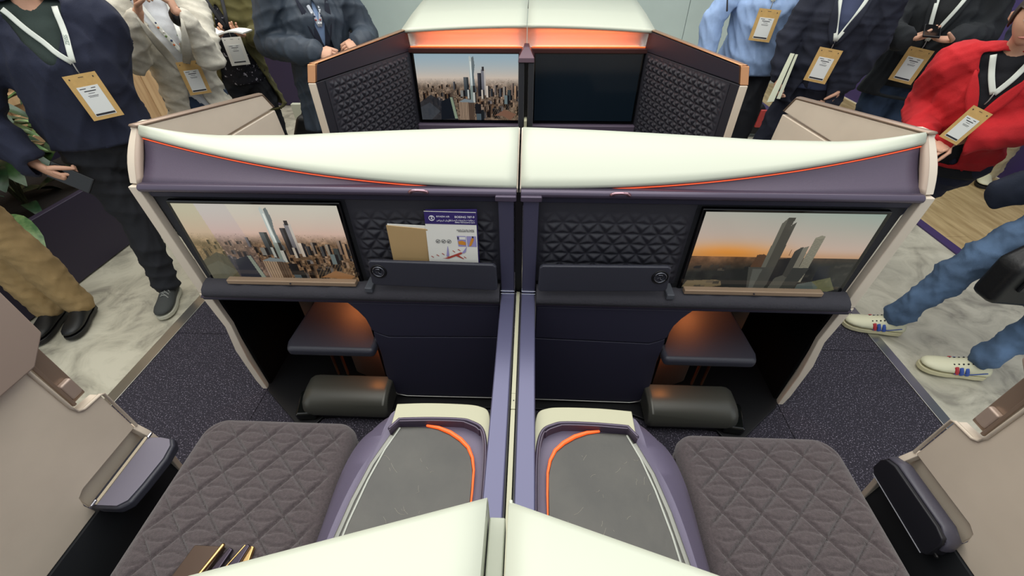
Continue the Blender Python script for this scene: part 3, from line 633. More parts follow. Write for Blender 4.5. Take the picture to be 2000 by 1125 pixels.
# ================================================================ NEAR ROW: consoles, seats, side panels, shell caps
tray_m = mat('scratched_table_film', '#413f39', .36, bump=.25, bscale=60, color2='#302f2b', vscale=7, coat=.15)
for s, side in ((-1, 'left'), (1, 'right')):
    co = empty('side_console', (s*.27, .35, 0), f'{side} cocktail console with cream corner and film-covered table', 'console')
    topr = [(.058, .0), (.058, .60), (.064, .668), (.085, .688), (.14, .693), (.24, .693), (.332, .688), (.352, .64), (.358, .58), (.385, .50), (.402, .40), (.412, .25), (.415, .0)]
    midr = [(.058, .0), (.058, .60), (.062, .672), (.085, .694), (.14, .698), (.24, .700), (.345, .700), (.41, .680), (.448, .63), (.466, .54), (.467, .40), (.466, .25), (.466, .0)]
    topr = topr[:1]+cr(topr[1:-1], 5)+topr[-1:]; midr = midr[:1]+cr(midr[1:-1], 5)+midr[-1:]
    mm = [(a[0]*.45+b[0]*.55, a[1]*.45+b[1]*.55) for a, b in zip(topr, midr)]
    MB(s).loft([[(x, y, .02) for x, y in midr], [(x, y, .47) for x, y in midr], [(x, y, .525) for x, y in mm], [(x, y, .560) for x, y in topr]]).build('body', mat('console_purple', '#655e74', .5, .1, bump=.15, bscale=500), co, bevel=.006, seg=2)
    crm = cr([(.327, .688), (.24, .694), (.14, .694), (.092, .688), (.066, .668), (.058, .60), (.058, .52)], 5)+cr([(.063, .53), (.067, .585), (.083, .622), (.112, .640), (.14, .645), (.22, .645), (.306, .642)], 5)+[(.326, .614)]
    MB(s).prism(crm, 'z', .561, .589).build('corner_panel', cream, co, bevel=.003)
    rim = [(.328, .612)]+cr([(.308, .640), (.22, .645), (.14, .645), (.11, .638), (.083, .622), (.069, .585), (.063, .52), (.0615, .40), (.061, .1)], 5)
    MB(s).tube([(x, y, .586) for x, y in rim], [(.007, .005)]*len(rim), n=10, side=(0, 0, 1)).build('tray_rim', purple_g, co, smooth=True)
    wall_ = [(x+(.006 if i > 12 else 0), y-(.006 if i < 22 else 0)) for i, (x, y) in enumerate(rim)]
    MB(s).sheet([[(x, y, .589) for x, y in wall_], [(x, y, .56) for x, y in wall_]]).build('tray_wall', purple, co, solid=.003)
    tt = cr([(.313, .628), (.226, .629), (.167, .612), (.116, .574), (.095, .517), (.092, .454), (.092, .38)], 5)+[(.092, .02), (.405, .02), (.392, .30), (.372, .44), (.348, .545)]
    MB(s).prism(tt, 'z', .5605, .571).build('table_top', tray_m, co, bevel=.003)
    MB(s).tube([(x, y, .573) for x, y in [(.232, .632), (.200, .627), (.166, .614), (.136, .595), (.113, .573), (.099, .545), (.092, .513), (.090, .46), (.090, .40)]], [.0035, .005, .006, .006, .005, .004, .003, .0025, .0015], n=8).build('light_strip', mat('orange_strip', '#e8662c', .4, emit='#ff5a1e', estr=.5), co, smooth=True)
    MB(s).tube([(x, y, .5715) for x, y in [(.306, .624), (.33, .56), (.350, .48), (.366, .38), (.375, .28)]], [(.003, .0008)]*5, n=6, side=(1, 0, 0)).build('film_fold', mat('film_edge', '#a9aca3', .25), co, smooth=True)
    MB(s).tube([(x, y, .5715) for x, y in [(.322, .600), (.352, .52), (.371, .43), (.385, .32)]], [(.006, .0008)]*4, n=6, side=(1, 0, 0)).build('film_fold', mat('film_edge2', '#8b8c84', .3), co, smooth=True)
    sk = MB(s); r = np.random.RandomState(4 if s < 0 else 8)
    for q in range(34):      # scratches and dust on the protective film
        x = .12+.22*r.rand(); y = .15+.42*r.rand(); a = r.rand()*6.28; L = .006+.022*r.rand()
        pts = [(x+L*t*math.cos(a+t*.8*(r.rand()-.5)), y+L*t*math.sin(a+t*.8), .5713) for t in (0, .33, .66, 1)]
        if .1 < pts[-1][0] < .34: sk.tube(pts, [(.00028, .0001)]*4, n=4, side=(1, 0, 0))
    sk.build('scratches', mat('scratch', '#8d897c', .7), co, kind='stuff')

    # seat cushion
    st = empty('seat', (s*.76, .3, 0), f'{side} mauve-grey quilted seat cushion by the ' + ('brass belt buckle' if s < 0 else 'upright armrest'), 'seat')
    X0, X1, Y0, Y1 = .50, 1.0, -.35, .755
    def sfn(a, b):
        x = X0+(X1-X0)*a; y = Y0+(Y1-Y0)*b
        # rounded plan corners at the front
        rr = .07; dx = max(0, (X0+rr)-x, x-(X1-rr)); dy = max(0, y-(Y1-rr))
        if dx > 0 and dy > 0:
            d = math.hypot(dx, dy); 
            if max(dx, dy) > 0: k_ = max(dx, dy)/d if d else 1; x = x+(dx-dx*k_)*(1 if x < (X0+X1)/2 else -1); y = y-(dy-dy*k_)
        ed = min(a, 1-a)*(X1-X0); ef = (1-b)*(Y1-Y0); e_ = min(ed, ef)
        z = .345+.040*math.sqrt(max(0, 1-(1-min(1, e_/.045))**2))+.012*smooth(b*1.2)
        q = seat_quilt(x, y)
        z += (.016*(q-1))*smooth(e_/.05-.2)
        return (x, y, z)
    MB(s).sheet(grid_h(sfn, 150, 300)).build('cushion_top', fabric, st, smooth=True, recalc=False)
    MB(s).prism([(X0, Y0), (X1, Y0), (X1, Y1-.07), (X1-.02, Y1-.02), (X1-.07, Y1), (X0+.07, Y1), (X0+.02, Y1-.02), (X0, Y1-.07)], 'z', .25, .352).build('cushion_side', fabric, st, bevel=.012)
    MB(s).tube([(X1-.001, Y0, .349), (X1-.001, Y1-.07, .349), (X1-.022, Y1-.022, .349), (X1-.07, Y1-.001, .349), (X0+.07, Y1-.001, .349), (X0+.022, Y1-.022, .349), (X0+.001, Y1-.07, .349)], .004, n=6).build('piping', mat('piping_grey', '#4c4648', .8), st, smooth=True)
    B3('seat_base', black, X0+.03, X1-.03, Y0, Y1-.1, .0, .249, st, s)
    if s < 0:
        bu = empty('belt_buckle', (-.76, .345, .385), 'brass edged seat belt buckle lying on the left seat cushion', 'buckle')
        MB().prism([(-.815, .30), (-.74, .30), (-.722, .372), (-.80, .372)], 'z', .398, .412).build('plate', mat('buckle_brown', '#5c4c42', .3, .5), bu, bevel=.003)
        MB().tube([(-.748, .30, .416), (-.724, .372, .416)], .005, n=8).build('bright_edge', gold, bu, smooth=True)
        MB().prism([(-.738, .30), (-.715, .30), (-.70, .368), (-.712, .372)], 'z', .398, .408).build('tongue', gunm, bu, bevel=.003)
        MB().prism([(-.70, .30), (-.668, .30), (-.655, .375), (-.665, .378)], 'z', .398, .418).build('latch', gunm, bu, bevel=.003)
        MB().prism([(-.668, .30), (-.64, .30), (-.648, .375), (-.656, .376)], 'z', .398, .41).build('latch_side', gold, bu, bevel=.002)
        MB().tube([(-.705, .30, .412), (-.668, .374, .416)], .0022, n=6).build('latch_edge', gold, bu, smooth=True)

    # aisle side panel of the near row
    sp = empty('aisle_console', (s*1.18, .3, 0), f'{side} champagne aisle side panel with recessed grip and ' + ('lowered' if s < 0 else 'raised') + ' armrest', 'side panel')
    pp = [(-.6, .355), (.462, .355), (.462, .362), (.458, .40), (.466, .43), (.485, .44), (.678, .436), (.676, .606), (.622, .614), (.608, .632), (.604, .805), (.64, 1.12), (-.6, 1.12)]
    MB(s).prism(pp, 'x', 1.17, 1.20).build('panel', beige, sp, bevel=.003)
    MB(s).prism([(-.6, .812), (.606, .812), (.668, .866), (.668, 1.13), (-.6, 1.13)], 'x', 1.135, 1.20).build('upper_block', beige_l := mat('champagne_block', '#b09c8f', .4, .25), sp, bevel=.006, seg=3)
    # raised lip of the notch
    MB(s).tube([(1.168, .604, .85), (1.168, .606, .645), (1.168, .612, .622), (1.168, .624, .612), (1.168, .674, .607), (1.168, .682, .60), (1.168, .683, .44)], .0045, n=8).build('notch_lip', beige, sp, smooth=True)
    MB(s).box(1.192, 1.204, .615, .670, .625, .87).build('grip_recess', beige_d, sp, bevel=.004)
    MB(s).box(1.176, 1.194, .628, .662, .645, .70).build('grip_pad', beige_l, sp, bevel=.006)
    MB(s).box(1.176, 1.196, .618, .628, .63, .86).build('grip_wall', beige_d, sp, bevel=.003)
    # armrest slot back, light reveal
    MB(s).prism([(.47, .36), (.69, .36), (.69, .437), (.49, .437), (.47, .42)], 'x', 1.192, 1.20).build('slot_back', beige, sp, bevel=.002)
    # lower curved edge strip
    edge = [(1.171, .437), (1.150, .40), (1.140, .33), (1.150, .25), (1.160, .16), (1.158, .0)]
    rings = [[(x, .672, z), (x, .690, z), (x+.03, .690, z), (x+.03, .672, z)] for x, z in edge]
    MB(s).loft(rings).build('lower_edge', beige, sp, bevel=.003)
    MB(s).prism([(-.6, 0), (.672, 0), (.672, .352), (-.6, .352)], 'x', 1.165, 1.195).build('lower_panel', mat('charcoal_side', '#202226', .7), sp)
    if s < 0:
        A = [(1.165, .668), (1.10, .672), (1.06, .668), (1.042, .645), (1.036, .60), (1.044, .52), (1.052, .472), (1.075, .455), (1.13, .455), (1.165, .462)]
        MB(s).prism(A, 'z', .368, .398).build('armrest', leath, sp, bevel=.008, seg=3)
        A2 = [(x+.004 if x < 1.08 else x, y) for x, y in [(1.138, .664), (1.10, .667), (1.064, .662), (1.048, .641), (1.042, .60), (1.050, .52), (1.058, .477), (1.078, .461), (1.138, .461)]]
        MB(s).prism(A2, 'z', .3985, .402).build('armrest_pad', greyarm, sp, bevel=.0015)
        MB(s).box(1.141, 1.150, .463, .667, .398, .401).build('armrest_light', mat('cream_strip', '#c6b9a2', .4), sp)
        MB(s).tube([(1.146, .458, .405), (1.146, .470, .405)], .004, n=8).build('hinge_pin', chrome, sp)
        MB(s).tube([(1.135, .664, .405), (1.135, .676, .405)], .004, n=8).build('hinge_pin', chrome, sp)
    else:
        A = [(.455, .385), (.462, .40), (.49, .408), (.655, .405), (.682, .392), (.692, .372), (.692, .33), (.672, .312), (.462, .305), (.452, .32)]
        MB(s).prism([(y, z) for y, z in A], 'x', 1.112, 1.160).build('armrest', mat('armrest_black', '#1d1d24', .5), sp, bevel=.004)
        top = [(y, z) for y, z in A if z > .37]
        MB(s).tube([(1.142, .452, .36), (1.142, .458, .395), (1.142, .49, .410), (1.142, .655, .407), (1.142, .686, .392), (1.142, .694, .36)], [(.020, .006)]*6, n=10, side=(1, 0, 0)).build('armrest_pad', mat('armrest_slate', '#4c4a56', .4, 0, bump=.2, bscale=400), sp, smooth=True)
        MB(s).tube([(1.111, .462, .309), (1.111, .676, .316)], .0016, n=6).build('armrest_seam', mat('dull_seam', '#77777f', .4), sp)
        MB(s).tube([(1.13, .446, .33), (1.13, .458, .33)], .005, n=8).build('hinge_pin', black, sp)

    # near shell cap in front of the photographer
    nc = empty('headrest_shell', (s*.5, -.2, 0), f'white top cap of the near {side} seat shell at the bottom of the picture', 'seat shell')
    x0 = .006 if s < 0 else .016
    yf = lambda x: .196-.30*x if x < .8 else -.044
    rows = []
    for i in range(31):
        x = x0+(1.17-x0)*i/30; y = yf(x)
        rows.append([(x, y-.004, 1.05), (x, y, 1.10), (x, y, 1.148), (x, y-.003, 1.156), (x, y-.010, 1.160)]+[(x, y-.01-.12*q, 1.160+.002*q) for q in range(1, 6)])
    MB(s).sheet(rows).build('top_cap', white, nc, smooth=True, recalc=False, solid=.004)
    MB(s).box(x0, x0+.004, -.5, .192, 1.05, 1.158).build('cap_end', white, nc, bevel=.0015)
    MB(s).prism([(x0, .19), (1.17, -.05), (1.17, -.10), (x0, .13)], 'z', .60, 1.05).build('front_shell', purple, nc)
B3('centre_cap_strip', white, -.0045, .0125, -.4, .186, 1.09, 1.128, None, bevel=.002)
tag(bpy.data.objects['centre_cap_strip'], 'narrow white strip between the two near white shell caps', 'trim strip')

# ================================================================ ROW 3 bulkhead (with the larger screens)
for s, side in ((-1, 'left'), (1, 'right')):
    u = empty('suite_shell', (s*.4, 2.9, 0), f'far row {side} suite shell with quilted side wall and orange lit recess', 'seat shell')
    rows = []
    for i in range(13):
        x = .002+.735*i/12; f_ = (x/.737)
        zf = 1.190-.024*f_**2; yf_ = 2.87-.02*f_
        rows.append([(x, yf_+.01, zf-.018), (x, yf_, zf-.010), (x, yf_, zf), (x, yf_+.02, zf+.006), (x*1.05, 3.3, zf+.022), (x*1.11, 3.9, zf+.040), (x*1.11, 3.93, 1.15)])
    MB(s).sheet(rows).build('top_cap', white, u, smooth=True, recalc=False, solid=.004)
    # concave lit recess
    rows = []
    for i in range(13):
        x = .002+.730*i/12; f_ = x/.737; zt = 1.186-.024*f_**2
        rows.append([(x, 2.895, 1.072), (x, 2.93, 1.080), (x, 2.955, 1.105), (x, 2.962, 1.135), (x, 2.95, 1.16), (x, 2.915, zt-.004), (x, 2.885, zt)])
    MB(s).sheet(rows).build('recess', mat('recess_gloss', '#cfc4ba', .3), u, smooth=True, recalc=False, solid=.003)
    MB(s).box(.03, .725, 2.893, 2.900, 1.072, 1.0752).build('light_strip', orange_e, u)
    rows = [(.03+.66*i/10, 2.888, 1.178-.024*((.03+.66*i/10)/.737)**2) for i in range(11)]
    MB(s).tube(rows, .003, n=6).build('light_strip', orange_e, u)
    area('recess_led', (s*.36, 2.90, 1.079), .62, .24, (1, .20, .05), (math.radians(140), 0, 0), sy=.01)
    area('recess_led', (s*.36, 2.905, 1.168), .62, .16, (1, .18, .045), (math.radians(40), 0, 0), sy=.01)
    MB(s).prism([(.002, 1.045), (.728, 1.045), (.728, 1.071), (.002, 1.071)], 'y', 2.86, 2.90).build('recess_sill', mat('dark_copper', '#4a2c2c', .3, .5), u, bevel=.003)
    B3('bulkhead', black, .002, .72, 2.89, 2.93, 0, 1.06, u, s)
    MB(s).prism([(.03, .52), (.72, .52), (.72, .625), (.03, .625)], 'y', 2.84, 2.89).build('ledge', purple, u, bevel=.008)
    # side wall, from (.71,2.88) to (.93,2.0)
    def wx(y): return .712+(2.88-y)/.88*.218
    def wall_pl(pl, th, nm, m, bev=.003):
        mb = MB(s); n = len(pl); mb.add([(wx(y), y, z) for y, z in pl]+[(wx(y)+th, y, z) for y, z in pl], [list(range(n)), list(range(2*n-1, n-1, -1))]+[(i, (i+1) % n, n+(i+1) % n, n+i) for i in range(n)])
        return mb.build(nm, m, u, bevel=bev)
    wall_pl([(2.0, 1.096), (2.03, 1.157), (2.88, 1.160), (2.90, 1.052)], .03, 'upper_band', mat('smooth_black_leather', '#2a2833', .5))
    wall_pl([(1.999, 0), (1.999, 1.092), (2.90, 1.05), (2.90, 0)], .03, 'side_wall', mat('smooth_black_leather2', '#22222a', .6))
    def sq(a, b):
        y = 2.06+(2.865-2.06)*a; zt = 1.088-(y-2.0)*.044; z = .60+(zt-.60)*b
        e_ = smooth(min(a*12, (1-a)*12, (1-b)*14))
        return (wx(y)-.002-.013*quilt(y, z, .05, .05, .30, .8)*e_, y, z)
    MB(s).sheet(grid_h(sq, 190, 120)).build('quilted_panel', darkq, u, smooth=True, recalc=False)
    mb = MB(s); mb.tube([(wx(2.03)+.015, 2.03, 1.163), (wx(2.88)+.015, 2.88, 1.166)], [(.018, .004)]*2, n=8, side=(1, 0, 0)); mb.build('top_trim', bronze, u, smooth=True)
    MB(s).loft([[(wx(2.0)-.002, 1.992, 1.094), (wx(2.0)+.034, 1.990, 1.094), (wx(2.0)+.034, 2.02, 1.094), (wx(2.0)-.002, 2.03, 1.094)], [(wx(2.03)-.002, 2.022, 1.162), (wx(2.03)+.034, 2.02, 1.162), (wx(2.03)+.034, 2.05, 1.162), (wx(2.03)-.002, 2.06, 1.162)]]).build('bronze_corner', bronze, u, bevel=.003)
    MB(s).box(wx(2.0)-.001, wx(2.0)+.032, 1.988, 1.999, 0, 1.092).build('edge_strip', beige, u, bevel=.003)
    B3('inner_post', dark, .012, .046, 2.74, 2.86, .60, 1.018, u, s, bevel=.006)
    mo = empty('monitor', (s*.365, 2.88, .64), 'large screen with a clear city skyline in the far row' if s < 0 else 'large switched-off black screen in the far row', 'screen')
    MB(s).box(.045, .705, 2.868, 2.888, .632, 1.050).build('bezel', blackg, mo, bevel=.004)
    if s < 0: picture('display', 330, 196, 'city_cool', mo, (-.690, 2.8674, 1.040), (-.050, 2.8674, 1.040), (-.690, 2.8674, .648), lit_screen)
    else: MB(s).box(.055, .694, 2.866, 2.8685, .648, 1.040).build('display', mat('dark_display', '#0e151c', .12, emit='#101a22', estr=.25), mo)  # faint blue glow put into the material of the switched-off screen
dc = empty('centre_post', (0, 2.8, .6), 'tapered rose metal cap on the slim post between the far row screens', 'post')
MB().loft([[(-.014, 2.86, 1.10), (.014, 2.86, 1.10), (.014, 2.84, 1.10), (-.014, 2.84, 1.10)], [(-.018, 2.86, 1.085), (.018, 2.86, 1.085), (.018, 2.81, 1.085), (-.018, 2.81, 1.085)], [(-.046, 2.86, 1.05), (.046, 2.86, 1.05), (.046, 2.74, 1.045), (-.046, 2.74, 1.045)], [(-.048, 2.86, 1.02), (.048, 2.86, 1.02), (.048, 2.735, 1.02), (-.048, 2.735, 1.02)]]).build('cap', mat('rose_gloss', '#5d4851', .25, .5), dc, bevel=.003)
MB().box(-.011, .011, 2.78, 2.86, .60, 1.019).build('gap', black, dc)
MB().box(-.009, .009, 2.70, 2.779, .56, .70).build('cream_stop', cream, dc, bevel=.002)
# ================================================================ PEOPLE
cloth = {}
def cl(name, c, rough=.9, **k):
    k.setdefault('bump', .5); k.setdefault('bscale', 300); k.setdefault('var', .10); k.setdefault('vscale', 12)
    return mat(name, c, rough, **k)
hair_m = [mat('hair_brown', '#33241b', .6, bump=1, bscale=90), mat('hair_dark', '#17130f', .55, bump=1, bscale=90), mat('hair_grey', '#6f6a63', .6, bump=1, bscale=90)]
eye_m = mat('eye_white', '#dcd6cc', .3); iris_m = mat('iris', '#2a1c14', .3); lip_m = mat('lips', '#a4655a', .5)
def fold_noise(P, amp, seed, fr=1.0):
    r = np.random.RandomState(seed); out = np.zeros(len(P)); Q = P.copy()
    for o in range(4):
        k = r.randn(3, 3)*np.array([13, 13, 11])[None]*fr*(1.5**o); w = np.sin(P@k[0]+1.6*np.sin(P@k[1]*.5+o)+r.rand()*6)
        out += ((1-np.abs(w))**1.5)*.7**o
    return 1.7*amp*(out-out.mean())
def seed_of(s): return sum((i+1)*ord(c) for i, c in enumerate(s))
def remesh(mb, voxel=.011, it=4, folds=0, seed=1, fr=1.0):
    me = bpy.data.meshes.new('t'); me.from_pydata(mb.v, [], mb.f)
    bm = bmesh.new(); bm.from_mesh(me); bmesh.ops.recalc_face_normals(bm, faces=bm.faces); bm.to_mesh(me); bm.free()
    o = bpy.data.objects.new('t', me); COL.objects.link(o)
    md = o.modifiers.new('r', 'REMESH'); md.mode = 'VOXEL'; md.voxel_size = voxel
    md = o.modifiers.new('s', 'SMOOTH'); md.factor = .6; md.iterations = it
    bpy.context.view_layer.update(); dg = bpy.context.evaluated_depsgraph_get()
    m2 = bpy.data.meshes.new_from_object(o.evaluated_get(dg)); bpy.data.objects.remove(o); bpy.data.meshes.remove(me)
    n = len(m2.vertices); co = np.zeros(n*3); m2.vertices.foreach_get('co', co); co = co.reshape(-1, 3)
    if folds:
        no = np.zeros(n*3); m2.vertices.foreach_get('normal', no); no = no.reshape(-1, 3)
        co = co+no*fold_noise(co, folds, seed, fr)[:, None]
    fs = [tuple(p.vertices) for p in m2.polygons]; bpy.data.meshes.remove(m2)
    return co, fs
def mesh_obj(name, co, fs, m, parent, solid=0, smooth_=True, extra=None):
    o0 = ORG[parent]; me = bpy.data.meshes.new(name)
    V = [tuple(c) for c in (co-np.array(o0))]; F = list(fs)
    if extra is not None:
        n = len(V); V += [(a-o0[0], b-o0[1], c-o0[2]) for a, b, c in extra.v]; F += [tuple(n+i for i in f) for f in extra.f]
    me.from_pydata(V, [], F)
    if extra is not None:
        bm = bmesh.new(); bm.from_mesh(me); bmesh.ops.recalc_face_normals(bm, faces=bm.faces); bm.to_mesh(me); bm.free()
    me.polygons.foreach_set('use_smooth', [smooth_]*len(me.polygons)); me.materials.append(m)
    o = bpy.data.objects.new(name, me); COL.objects.link(o); o.parent = parent; ORG[o] = o0
    if solid: md = o.modifiers.new('s', 'SOLIDIFY'); md.thickness = solid; md.offset = -1
    return o
def cutfaces(co, fs, pred):
    keep = [f for f in fs if not pred(*co[list(f)].mean(0))]
    cnt = {}
    for f in keep:
        for a, b in zip(f, f[1:]+f[:1]): e = (min(a, b), max(a, b)); cnt[e] = cnt.get(e, 0)+1
    nb = {}
    for (a, b), c in cnt.items():
        if c == 1: nb.setdefault(a, []).append(b); nb.setdefault(b, []).append(a)
    co = co.copy()
    for it in range(14):
        new = {v: co[v]*.4+co[n].mean(0)*.6 for v, n in nb.items() if len(n) >= 2}
        for v, c in new.items(): co[v] = c
    return co, keep
V3 = lambda a: Vector(a)
def hand(mb, w, d, n, t, k=1.0, curl=(35, 40, 25), thumb=.5):
    """w wrist, d towards the fingers, n palm normal (fingers curl that way), t thumb side"""
    w = V3(w); d = V3(d).normalized(); n = V3(n); n = (n-d*n.dot(d)).normalized(); t = V3(t); t = (t-d*t.dot(d)-n*t.dot(n)).normalized()
    mb.tube([w-d*.02*k, w+d*.02*k, w+d*.055*k, w+d*.082*k], [(.024*k, .018*k), (.031*k, .016*k), (.038*k, .0145*k), (.037*k, .011*k)], n=12, side=t)
    L = (.072, .082, .076, .058)
    for i in range(4):
        b = w+d*(.072+(.004 if i in (1, 2) else -.003))*k+t*(.029-.0193*i)*k; dd = d.copy(); P = [b-d*.02*k, b]; a = 0
        for sgm, fr in zip(curl, (.45, .30, .25)):
            a += math.radians(sgm*(1+.07*i)); dd = d*math.cos(a)+n*math.sin(a); P.append(P[-1]+dd*L[i]*k*fr)
        mb.tube([tuple(p) for p in P], [.0095*k, .0092*k, .0085*k, .0078*k, .0066*k], n=8)
    b = w+d*.022*k+t*.026*k; d1 = (d*.62+t*(.75-.3*thumb)+n*.35).normalized(); d2 = (d*.85+t*.1+n*(.3+.5*thumb)).normalized()
    mb.tube([tuple(b-t*.012*k), tuple(b+d1*.033*k), tuple(b+d1*.033*k+d2*.03*k), tuple(b+d1*.033*k+d2*.055*k)], [.0135*k, .011*k, .010*k, .0075*k], n=8)
def head(mb, c, F, R, k=1.0, female=False):
    """head surface: sphere grid pushed into a face"""
    c = V3(c); F = V3(F).normalized(); R = V3(R); R = (R-F*R.dot(F)).normalized(); U = R.cross(F).normalized() if R.cross(F).z > 0 else F.cross(R).normalized()
    rows = []; NU, NV = 40, 32
    for j in range(NV+1):
        ph = math.pi*j/NV; r = []
        for i in range(NU):
            th = 2*math.pi*i/NU
            x = math.sin(ph)*math.sin(th); y = math.sin(ph)*math.cos(th); z = math.cos(ph)
            X, Y, Z = x*.074, y*.092, z*.115
            if z < 0:      # jaw
                q = min(1, -z/.95); X *= 1-.36*q**1.5; Y = Y*(1-.18*q) + .016*q*(1 if y > 0 else .3)
            g = lambda a, b, c_, d_: math.exp(-((X-a)/c_)**2-((Z-b)/d_)**2)
            if y > .3:
                Y += .022*g(0, -.022, .011, .016)+.010*g(0, .004, .008, .022)           # nose
                Y -= .009*(g(.030, .010, .014, .011)+g(-.030, .010, .014, .011))        # sockets
                Y += .005*g(0, .030, .035, .010)+.006*g(0, -.056, .020, .008)+.007*g(0, -.088, .018, .014)
                Y -= .004*g(0, -.047, .015, .004)
            r.append(tuple(c+(R*X+F*Y+U*Z)*k))
        rows.append(r)
    mb.loft(rows, cap=False)
    for sgn in (-1, 1):      # ears
        e = c+(R*sgn*.074+U*(-.012)-F*.006)*k
        mb.tube([tuple(e+U*.026*k-F*.006*k), tuple(e+R*sgn*.010*k+U*.012*k-F*.012*k), tuple(e+R*sgn*.010*k-U*.010*k-F*.008*k), tuple(e-U*.026*k)], [.006*k, .010*k, .009*k, .006*k], n=8)
    return U
def person(label, root, F, H=1.62, hd=0, lean=(0, 0), arms=None, legs=None, skin_=None, hair=0, female=False, girth=1.0,
           top=None, trousers=None, shoes=None, handspec=None, hips=None, sleeve_end=.97, longhair=False):
    F = Vector((F[0], F[1], 0)).normalized(); R = Vector((F.y, -F.x, 0)); U = Vector((0, 0, 1)); k = H/1.7
    P = empty('person', (root[0], root[1], 0), label, 'person')
    Ln = Vector((lean[0], lean[1], 0))
    def at(r, f, z): return Vector((root[0], root[1], 0))+R*r*k+F*f*k+U*z*k+Ln*max(0, z*k-.9*k)
    J = {'pel': at(0, 0, .95), 'waist': at(0, .01, 1.06), 'chest': at(0, .005, 1.27), 'neck': at(0, -.01, 1.44), 'headc': at(0, .02, 1.605)}
    for sg, sd in ((1, 'R'), (-1, 'L')):
        J['sh'+sd] = at(sg*.175*(girth**.5), -.005, 1.385); J['hip'+sd] = at(sg*.085, 0, .90)
        J['kn'+sd] = at(sg*.095, .02, .49); J['an'+sd] = at(sg*.10, -.02, .085)
        J['el'+sd] = at(sg*.25, -.02, 1.11); J['wr'+sd] = at(sg*.25, .08, .87)
    for d_ in (arms or {}, legs or {}):
        for kk, vv in d_.items(): J[kk] = Vector(vv)
    fd = {'R': F.copy(), 'L': F.copy()}
    if shoes and 'dirs' in shoes:
        for sd in 'RL': fd[sd] = Vector((shoes['dirs'][sd][0], shoes['dirs'][sd][1], 0)).normalized()
    # --- body: trunk, neck, limbs in one surface, with head, palms and fingers on it
    mb = MB(); g = girth
    mb.tube([J['pel']-U*.06*k, J['pel'], J['waist'], J['chest'], J['neck']-U*.05*k], [(.12*k*g, .08*k*g), (.13*k*g, .085*k*g), (.11*k*g, .078*k*g), (.125*k*g, .085*k*g), (.08*k, .05*k)], n=16, side=R)
    mb.tube([J['shR'], J['shL']], .038*k, n=10)
    mb.tube([J['neck']-U*.06*k, J['neck']+U*.03*k, J['headc']-U*.05*k-F*.01*k], [.058*k, .054*k, .050*k], n=12)
    for sd in 'RL':
        mb.tube([J['sh'+sd], J['sh'+sd].lerp(J['el'+sd], .5), J['el'+sd]], [.038*k, .037*k, .034*k], n=10)
        mb.tube([J['el'+sd], J['el'+sd].lerp(J['wr'+sd], .3), J['wr'+sd]], [.036*k, .037*k, .025*k], n=10)
        mb.tube([J['hip'+sd], J['kn'+sd]], [.075*k, .052*k], n=10); mb.tube([J['kn'+sd], J['kn'+sd].lerp(J['an'+sd], .35), J['an'+sd]], [.052*k, .052*k, .035*k], n=10)
        mb.tube([J['an'+sd]-fd[sd]*.03*k-U*.03*k, J['an'+sd]+fd[sd]*.12*k-U*.05*k], [.03*k, .025*k], n=8)
    co, fs = remesh(mb, .013, 3)
    ex = MB(); hf = (F+U*math.sin(math.radians(hd))).normalized()
    HU = head(ex, J['headc'], hf, R, k*.97, female)
    hs = handspec or {}
    for sd, sg in (('R', 1), ('L', -1)):
        h_ = dict(d=(J['wr'+sd]-J['el'+sd]), n=-R*sg, t=F, curl=(30, 35, 20), thumb=.6); h_.update(hs.get(sd, {})); 
        hand(ex, J['wr'+sd]+Vector(h_['d']).normalized()*.01, h_['d'], h_['n'], h_['t'], k*(.93 if female else 1.04), h_['curl'], h_['thumb'])
    body = mesh_obj('body', co, fs, skin_ or skin, P, extra=ex)
    # hair, eyes, lips
    hb = MB(); hc = J['headc']; rows = []
    for j in range(15):
        ph = math.pi*.62*j/14; r = []
        for i in range(28):
            th = 2*math.pi*i/28; x, y, z = math.sin(ph)*math.sin(th), math.sin(ph)*math.cos(th), math.cos(ph)
            yy = y
            lim = .35 if y > .35 else -1
            if z < lim: z = lim; 
            sc = 1.035+.012*math.sin(9*th)+.01*math.sin(23*th)*math.sin(ph*3)
            r.append(tuple(hc+(R*x*.078*sc+hf*(min(yy, .9)*.096-.006)*sc+HU*z*.120*sc)*k))
        rows.append(r)
    hb.loft(rows, cap=False)
    if longhair:
        for sgn in (-1, 1):
            hb.tube([hc+R*sgn*.072*k-hf*.02*k+HU*.03*k, hc+R*sgn*.082*k-hf*.03*k-HU*.06*k, hc+R*sgn*.075*k-hf*.04*k-HU*.16*k], [(.02, .045), (.022, .05), (.015, .035)], n=10)
    hb.build('hair', hair_m[hair], P, smooth=True, solid=.004)
    eb = MB(); ib = MB()
    for sgn in (-1, 1):
        e = hc+(R*sgn*.030+hf*.0735+HU*.010)*k; eb.tube([e-hf*.004, e], .0115*k, n=10); q = e+hf*.0105*k; ib.tube([q-hf*.001, q], .0050*k, n=8)
    eb.build('eyes', eye_m, P, smooth=True); ib.build('irises', iris_m, P, smooth=True)
    lc = hc+(hf*.1005-HU*.052)*k
    MB().tube([lc-R*.022*k-hf*.008*k, lc-R*.008*k+HU*.003*k, lc+R*.008*k+HU*.003*k, lc+R*.022*k-hf*.008*k], [.002*k, .0048*k, .0048*k, .002*k], n=8).build('mouth', lip_m, P, smooth=True)
    loc = lambda X, Y, Z: ((X-root[0])*R.x+(Y-root[1])*R.y, (X-root[0])*F.x+(Y-root[1])*F.y, Z)
